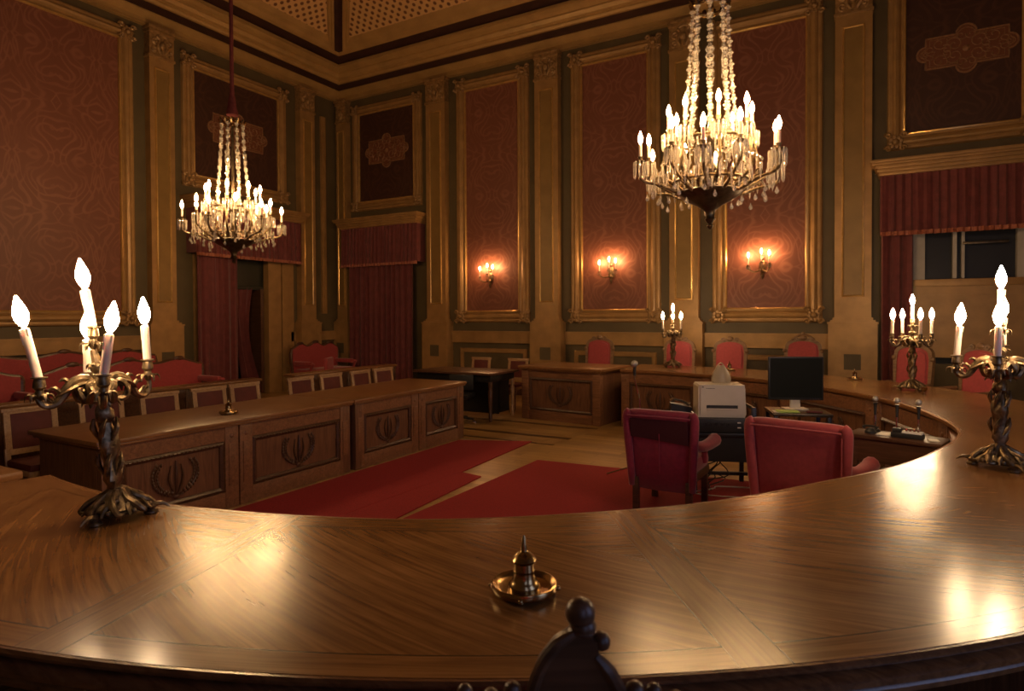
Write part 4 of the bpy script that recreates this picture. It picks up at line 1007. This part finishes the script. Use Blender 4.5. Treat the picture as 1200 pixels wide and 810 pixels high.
# arms: (sideways, onward, rise, tilt of the candle, candle length)
candelabrum('bronze candelabrum leaning slightly left on the near table at the left edge', (-2.6, 1.38, HT), 0,
    [(-.19, -.06, -.02, -.2, .205), (.01, -.2, -.01, .13, .17), (.165, .15, .02, -.05, .165), (-.05, .22, -.03, 0, .16)], lean=tuple((-lr*.10)[:2]), ctilt=-.14, cl=.165)
candelabrum('bronze candelabrum nearest the right edge, with bright reflections on the wood before it', (.605, 4.05, HT), 0,
    [(-.185, -.03, -.02, .07, .175), (-.012, -.2, -.01, .02, .165), (.2, .03, 0, 0, .165), (.01, .2, .03, 0, .165)], hz=1.0, cl=.165)
candelabrum('bronze candelabrum on the far right curve of the table before two red chairs', (.42, 7.75, HT), 0,
    [(-.18, -.05, 0, .03, .165), (-.09, .17, 0, 0, .16), (.07, -.17, 0, 0, .165), (.17, .06, 0, 0, .165)], hz=.96)
candelabrum('small bronze candelabrum in the middle of the far arm, before a red chair', (-2.6, 9.62, HT), 0,
    [(-.15, -.05, 0, 0, .16), (.12, -.05, 0, 0, .16), (0, .15, 0, 0, .16)], hz=.93)
# ------------------------------------------------------------------ bells
def bell(lab, loc, s=1.0):
    r = thing('table_bell', lab, 'bell', loc, .4, 'brass table bells')
    MB().lathe([(.0, .018), (.070, .018), (.080, .022), (.090, .031), (.094, .030), (.097, .022), (.094, .012), (.085, .008), (.0, .008)], 32).build('tray', 'brass', r)
    q = MB()
    for k in range(4): a = 2*PI*k/4; q.ball((.085*math.cos(a), .085*math.sin(a), .007), .008, 8); q.ball((.098*math.cos(a), .098*math.sin(a), .016), .007, 8)
    q.build('feet', 'brass', r)
    MB().lathe([(.046, .018), (.046, .024), (.038, .034), (.033, .042), (.031, .060), (.032, .066)], 24).build('pedestal', 'brass', r)
    MB().lathe([(.031, .066), (.029, .086), (.034, .090), (.036, .096), (.030, .104), (.022, .112), (.012, .118), (.010, .122)], 24).build('bell_cap', 'brass', r)
    MB().lathe([(.010, .121), (.009, .13), (.006, .146), (.005, .15), (.008, .152), (.005, .158), (.002, .165)], 14).build('handle', 'brass', r)
    if s != 1: r.scale = (s, s, s)
    return r
bb = bell('large brass table bell on a round tray in the middle of the near table', (-.85, 1.56, HT))
def bell2(lab, loc): c_ = dup(bb, loc, 0, lab); c_.scale = (.85, .85, .85); return c_
bell2('small brass bell on the worktop of the nearer left council desk', (-5.1, 3.69, .77))
bell2('small brass bell on the far table right of the monitor', (-.12, 8.68, HT))
bell2('small brass bell on the far table left of the monitor above the printer', (-1.72, 9.4, HT))
q = thing('cup', 'tiny gilt cup at the foot of the far right candelabrum', 'cup', (.50, 7.35, HT))
MB().lathe([(.02, 0), (.02, .006), (.006, .012), (.006, .03), (.022, .045), (.028, .075), (.024, .075), (.01, .045)], 14).build('bowl', 'brass', q)
# ------------------------------------------------------------------ wall sconces
def sconce(lab, u, z=2.50):
    T = TB @ Matrix.Translation((u, 0, z)); r = thing('wall_sconce', lab, 'sconce', TB @ Vector((u, .02, z-.15)), 0, 'candle sconces on the far wall')
    L = Matrix.Translation(-r.location) @ T
    b = MB(); b.ball((0, .05, 0), .07, 10, L, (.8, .5, 1.8)); b.tube([(0, .06, -.1), (0, .09, -.17), (0, .06, -.22)], [.03, .03, .01], 8, L); b.ball((0, .07, .14), .035, 8, L); b.build('backplate', 'bronze', r)
    for x, y, dz in ((-.22, .14, .0), (0, .2, .05), (.12, .17, .02), (.2, .1, -.02)):
        if x == .2: continue
        am = MB(); am.tube([(0, .07, -.05), (x*.5, .1+y*.3, -.1), (x*.95, y, -.06), (x, y, .0+dz)], [.016, .014, .012, .01], 8, L); leafring(am, L @ Matrix.Translation((x, y, dz)), .035, 6, .022, .8)
        am.lathe([(.012, dz), (.026, dz+.01), (.03, dz+.02), (.012, dz+.025)], 12, L @ Matrix.Translation((x, y, 0)))
        a = am.build('arm', 'bronze', r)
        c_ = MB(); c_.lathe([(.012, dz+.02), (.012, dz+.15), (.004, dz+.152)], 10, L @ Matrix.Translation((x, y, 0))); c_.build('candle', 'wax', a)
        f_ = MB(); flame(f_, L @ Matrix.Translation((x, y, dz+.154)), 1.15); f_.build('bulb', 'flame_sc', a)
        g = MB()
        for k in range(6): an = 2*PI*k/6; g.tube([(x+.032*math.cos(an), y+.032*math.sin(an), dz+.012), (x+.032*math.cos(an), y+.032*math.sin(an), dz-.05)], [.004, .007], 5, L)
        setp(g.build('crystal_fringe', 'crystal', a), kind='stuff')
    return r
for u, l in ((-7.02, 'left'), (-4.28, 'middle'), (-1.55, 'right')): sconce('three-candle bronze sconce on the %s red damask panel of the far wall' % l, u)
# ------------------------------------------------------------------ chandeliers
def prismdrop(mb, x, y, z, L, r, T=None):
    mb.lathe([(r*.3, 0), (r, -L*.12), (r*.85, -L*.8), (r*.1, -L)], 5, Matrix.Translation((x, y, z)))
def pear(mb, x, y, z, s):
    mb.lathe([(s*.1, 0), (s*.35, -s*.8), (s*.9, -s*2), (s, -s*2.6), (s*.6, -s*3.3), (s*.1, -s*3.6)], 8, Matrix.Translation((x, y, z)))
def chandelier(lab, loc, rz=0):
    r = thing('crystal_chandelier', lab, 'chandelier', loc, rz, 'crystal chandeliers')   # origin at the lowest finial
    b = MB()
    b.lathe([(.004, -.0), (.02, .012), (.028, .03), (.016, .045), (.03, .06), (.045, .085), (.034, .10), (.036, .13), (.05, .16), (.10, .20), (.18, .24), (.25, .285), (.265, .31), (.24, .325), (.10, .32), (.03, .33)], 28, None, (1, 1), .03, 8)
    b.build('bowl', 'dbronze', r)
    q = MB(); q.lathe([(.03, .32), (.035, .42), (.06, .50), (.03, .56), (.04, .66), (.09, .72), (.10, .75), (.03, .76), (.018, .9), (.015, 1.85)], 14); q.build('central_stem', 'dbronze', r)
    q = MB()
    q.tube([(.27*math.cos(a), .27*math.sin(a), .74) for a in [2*PI*i/28 for i in range(29)]], .014, 6); q.build('upper_ring', 'bronze', r); q = MB()
    q.tube([(.30*math.cos(a), .30*math.sin(a), .40) for a in [2*PI*i/28 for i in range(29)]], .014, 6)
    for k in range(14): a = 2*PI*k/14; q.tube([(.20*math.cos(a), .20*math.sin(a), .31), (.28*math.cos(a+.1), .28*math.sin(a+.1), .37), (.24*math.cos(a+.2), .24*math.sin(a+.2), .43)], [.012, .016, .006], 6)
    q.build('gallery_ring', 'bronze', r)
    # crown
    q = MB(); q.tube([(.135*math.cos(a), .135*math.sin(a), 1.86) for a in [2*PI*i/24 for i in range(25)]], .016, 6)
    for k in range(12): a = 2*PI*k/12; q.tube([(.135*math.cos(a), .135*math.sin(a), 1.85), (.155*math.cos(a), .155*math.sin(a), 1.90), (.175*math.cos(a), .175*math.sin(a), 1.915)], [.02, .02, .006], 6)
    for k in range(4): a = PI*k/2; q.tube([(0, 0, 1.9), (.07*math.cos(a), .07*math.sin(a), 1.93), (.135*math.cos(a), .135*math.sin(a), 1.87)], .01, 6)
    q.lathe([(.02, 1.84), (.03, 1.9), (.02, 1.98)], 10); q.build('crown', 'brass', r)
    # crystal chains from crown to the gallery ring
    for k in range(8):
        a = 2*PI*k/8+.2; q = MB(); N = 34
        for i in range(N+1):
            t_ = i/N; R_ = .14+(.215-.14)*t_**1.3; z = 1.84-(1.84-.76)*t_
            s_ = .017 if i % 3 else .030
            q.lathe([(s_*.15, s_), (s_, 0), (s_*.15, -s_)], 6, Matrix.Translation((R_*math.cos(a), R_*math.sin(a), z)))
        for i in range(3):
            z = 1.45-i*.06; R_ = .165; q.tube([(R_*math.cos(a)+.03*math.cos(b_)*math.sin(a), R_*math.sin(a)-.03*math.cos(b_)*math.cos(a), z+.03*math.sin(b_)) for b_ in [2*PI*j/8 for j in range(9)]], .007, 5)
        q.build('crystal_chain', 'crystal', r)
    def arm(a, R_, zt, kind):
        c_, s_ = math.cos(a), math.sin(a)
        am = MB(); P0 = [(.16, .33), (R_*.45, .30), (R_*.7, .36), (R_*.95, zt-.17), (R_*1.02, zt-.10), (R_, zt-.02)] if kind == 0 else [(.20, .40), (R_*.8, .38), (R_*1.15, .48), (R_*1.05, zt-.12), (R_, zt-.02)]
        am.tube([(c_*x, s_*x, z) for x, z in P0], [.016]*2+[.013]*(len(P0)-3)+[.010], 7)
        am.tube([(c_*(R_*.72+x*.9), s_*(R_*.72+x*.9), .36+z) for x, _, z in scroll(0, .04, .05, 1.2, -PI/2, 1, 10)], [.009]*11, 5)
        am.lathe([(.01, zt-.03), (.04, zt-.015), (.045, zt-.008), (.016, zt), (.018, zt+.02), (.024, zt+.03), (.01, zt+.03)], 12, Matrix.Translation((c_*R_, s_*R_, 0)))
        ao = am.build('candle_arm', 'bronze', r)
        w_ = MB(); w_.lathe([(.014, zt+.028), (.014, zt+.135), (.004, zt+.137)], 10, Matrix.Translation((c_*R_, s_*R_, 0))); w_.build('candle', 'wax', ao)
        f_ = MB(); flame(f_, Matrix.Translation((c_*R_, s_*R_, zt+.138)), 1.4); f_.build('bulb', 'flame_ch', ao)
        g = MB()
        for k in range(9): an = 2*PI*k/9; prismdrop(g, c_*R_+.052*math.cos(an), s_*R_+.052*math.sin(an), zt-.006, .145, .0105)
        if kind == 0: pear(g, c_*(R_*.82), s_*(R_*.82), .30, .017)
        setp(g.build('crystal_fringe', 'crystal', ao), kind='stuff')
    for k in range(12): arm(2*PI*k/12+.13, .58+(.03 if k % 2 else -.07), .56+(.0 if k % 2 else .06), 0)
    for k in range(8): arm(2*PI*k/8+.4, .34, .82, 1)
    # festoons and drops under the ring
    q = MB()
    for k in range(24):
        a = 2*PI*k/24; prismdrop(q, .30*math.cos(a), .30*math.sin(a), .40, .11, .009); prismdrop(q, .27*math.cos(a+.1), .27*math.sin(a+.1), .73, .14, .009)
        prismdrop(q, .40*math.cos(a), .40*math.sin(a), .50+.02*(k % 3), .13, .010); prismdrop(q, .47*math.cos(a+.12), .47*math.sin(a+.12), .46+.02*(k % 3), .12, .009); prismdrop(q, .33*math.cos(a+.12), .33*math.sin(a+.12), .62, .13, .010)
    for k in range(36): a = 2*PI*k/36; prismdrop(q, .50*math.cos(a), .50*math.sin(a), .42+.03*(k % 2), .12, .009)
    for k in range(12): a = 2*PI*k/12; pear(q, .52*math.cos(a+.2), .52*math.sin(a+.2), .33, .018)
    for k in range(10): a = 2*PI*k/10; pear(q, .36*math.cos(a), .36*math.sin(a), .27-.04*(k % 2), .017)
    for k in range(12):
        a = 2*PI*(k+.5)/12; a2 = a+2*PI/12
        for i in range(9):
            t_ = i/8; an = a+(a2-a)*t_; R_ = .28+(.3)*(1-abs(2*t_-1))*.0+.27*math.sin(PI*t_)*.5; z = .70-.16*math.sin(PI*t_)
            q.lathe([(.002, .012), (.012, 0), (.002, -.012)], 6, Matrix.Translation((R_*math.cos(an), R_*math.sin(an), z)))
    setp(q.build('crystal_festoons', 'crystal', r), kind='stuff')
    # suspension
    q = MB(); q.lathe([(.018, 1.96), (.075, 1.98), (.075, 2.02), (.055, 2.1), (.05, 2.18), (.032, 2.26), (.026, 2.4), (.024, 9.3-loc[2]-.02)], 14); q.build('suspension_sleeve', 'cord', r)
    return r
M['cord'] = noisy('red_velvet_sleeve', (.16, .03, .03), .8, scale=20, var=.2)
CH1 = (-1.15, 5.42, 2.38); CH2 = (-7.38, 5.45, 2.38)
c1 = chandelier('large lit crystal chandelier hanging nearer, right of centre over the horseshoe', CH1)
c2 = copy_tree(c1); c2.location = CH2; c2.rotation_euler = (0, 0, .33); c2['label'] = 'farther lit crystal chandelier hanging over the left desks from a long red sleeve'
# ------------------------------------------------------------------ president's chair in the foreground (only its carved crest shows)
pc = at(680, 720, .86); rz0 = math.radians(VA)
t = thing('presiding_chair', 'dark carved crest and ball finial of the chair back in the foreground', 'chair', (pc.x, pc.y, 0), rz0)
TZ = pc.z
def cz_(px, py): return ((px-680)/731.1*.86, TZ-(py-720)/731.1*.86)
def X(px): return (px-680)/731.1*.86
def Zz(py): return TZ-(py-720)/731.1*.86
q = MB()
body = [(X(672), Zz(738)), (X(650), Zz(752)), (X(632), Zz(775)), (X(622), Zz(800)), (X(612), Zz(840)), (X(560), Zz(862)), (X(540), Zz(900)), (X(860), Zz(900)), (X(830), Zz(862)), (X(752), Zz(850)), (X(726), Zz(812)), (X(713), Zz(788)), (X(702), Zz(770)), (X(698), Zz(748)), (X(688), Zz(738))]
q.prism(body, -.016, .016)
q.tube([(X(672), -.012, Zz(738)), (X(650), -.014, Zz(752)), (X(632), -.014, Zz(778)), (X(622), -.012, Zz(810)), (X(612), -.01, Zz(850))], [.006, .009, .009, .009, .008], 8)
q.tube([(X(697), -.012, Zz(764)), (X(711), -.014, Zz(780)), (X(725), -.014, Zz(806)), (X(748), -.01, Zz(845))], [.006, .010, .010, .009], 8)
q.build('crest', 'darkwood', t) if 'darkwood' in M else q.build('crest', 'walnut', t)
q = MB(); q.ball((X(680), 0, Zz(718)), .021, 16); q.lathe([(.012, Zz(745)), (.02, Zz(738)), (.014, Zz(732))], 14, Matrix.Translation((X(682), 0, 0))); q.ball((X(704), -.004, Zz(750)), .013, 12); q.ball((X(683), 0, Zz(735)), .019, 12); q.build('finial', 'walnut', t)
for px, py, rr in ((545, 806, .011), (600, 804, .012), (742, 806, .014), (764, 806, .011), (575, 812, .012), (625, 808, .010), (790, 814, .010)):
    q = MB(); q.ball((X(px), -.01, Zz(py)), rr, 10); q.tube([(X(px), -.01, Zz(py)), (X(px)*.96, 0, Zz(870))], [rr*.7, rr], 8); q.build('carved_knob', 'walnut', t)
q = MB(); q.box(-.27, .27, -.03, .03, .55, Zz(862), None, .02); q.build('back_frame', 'walnut', t)
q = MB(); q.box(-.2, .2, -.05, .05, .6, Zz(900), None, .02); q.build('back_pad', 'red', t)
q = MB(); q.box(-.29, .29, -.05, .45, .38, .50, None, .03); q.build('seat', 'red', t)
for x in (-.25, .25):
    for y in (0, .42): MB().tube([(x, y, .4), (x, y, 0)], [.03, .02], 8).build('leg', 'walnut', t)
bpy.context.view_layer.update()
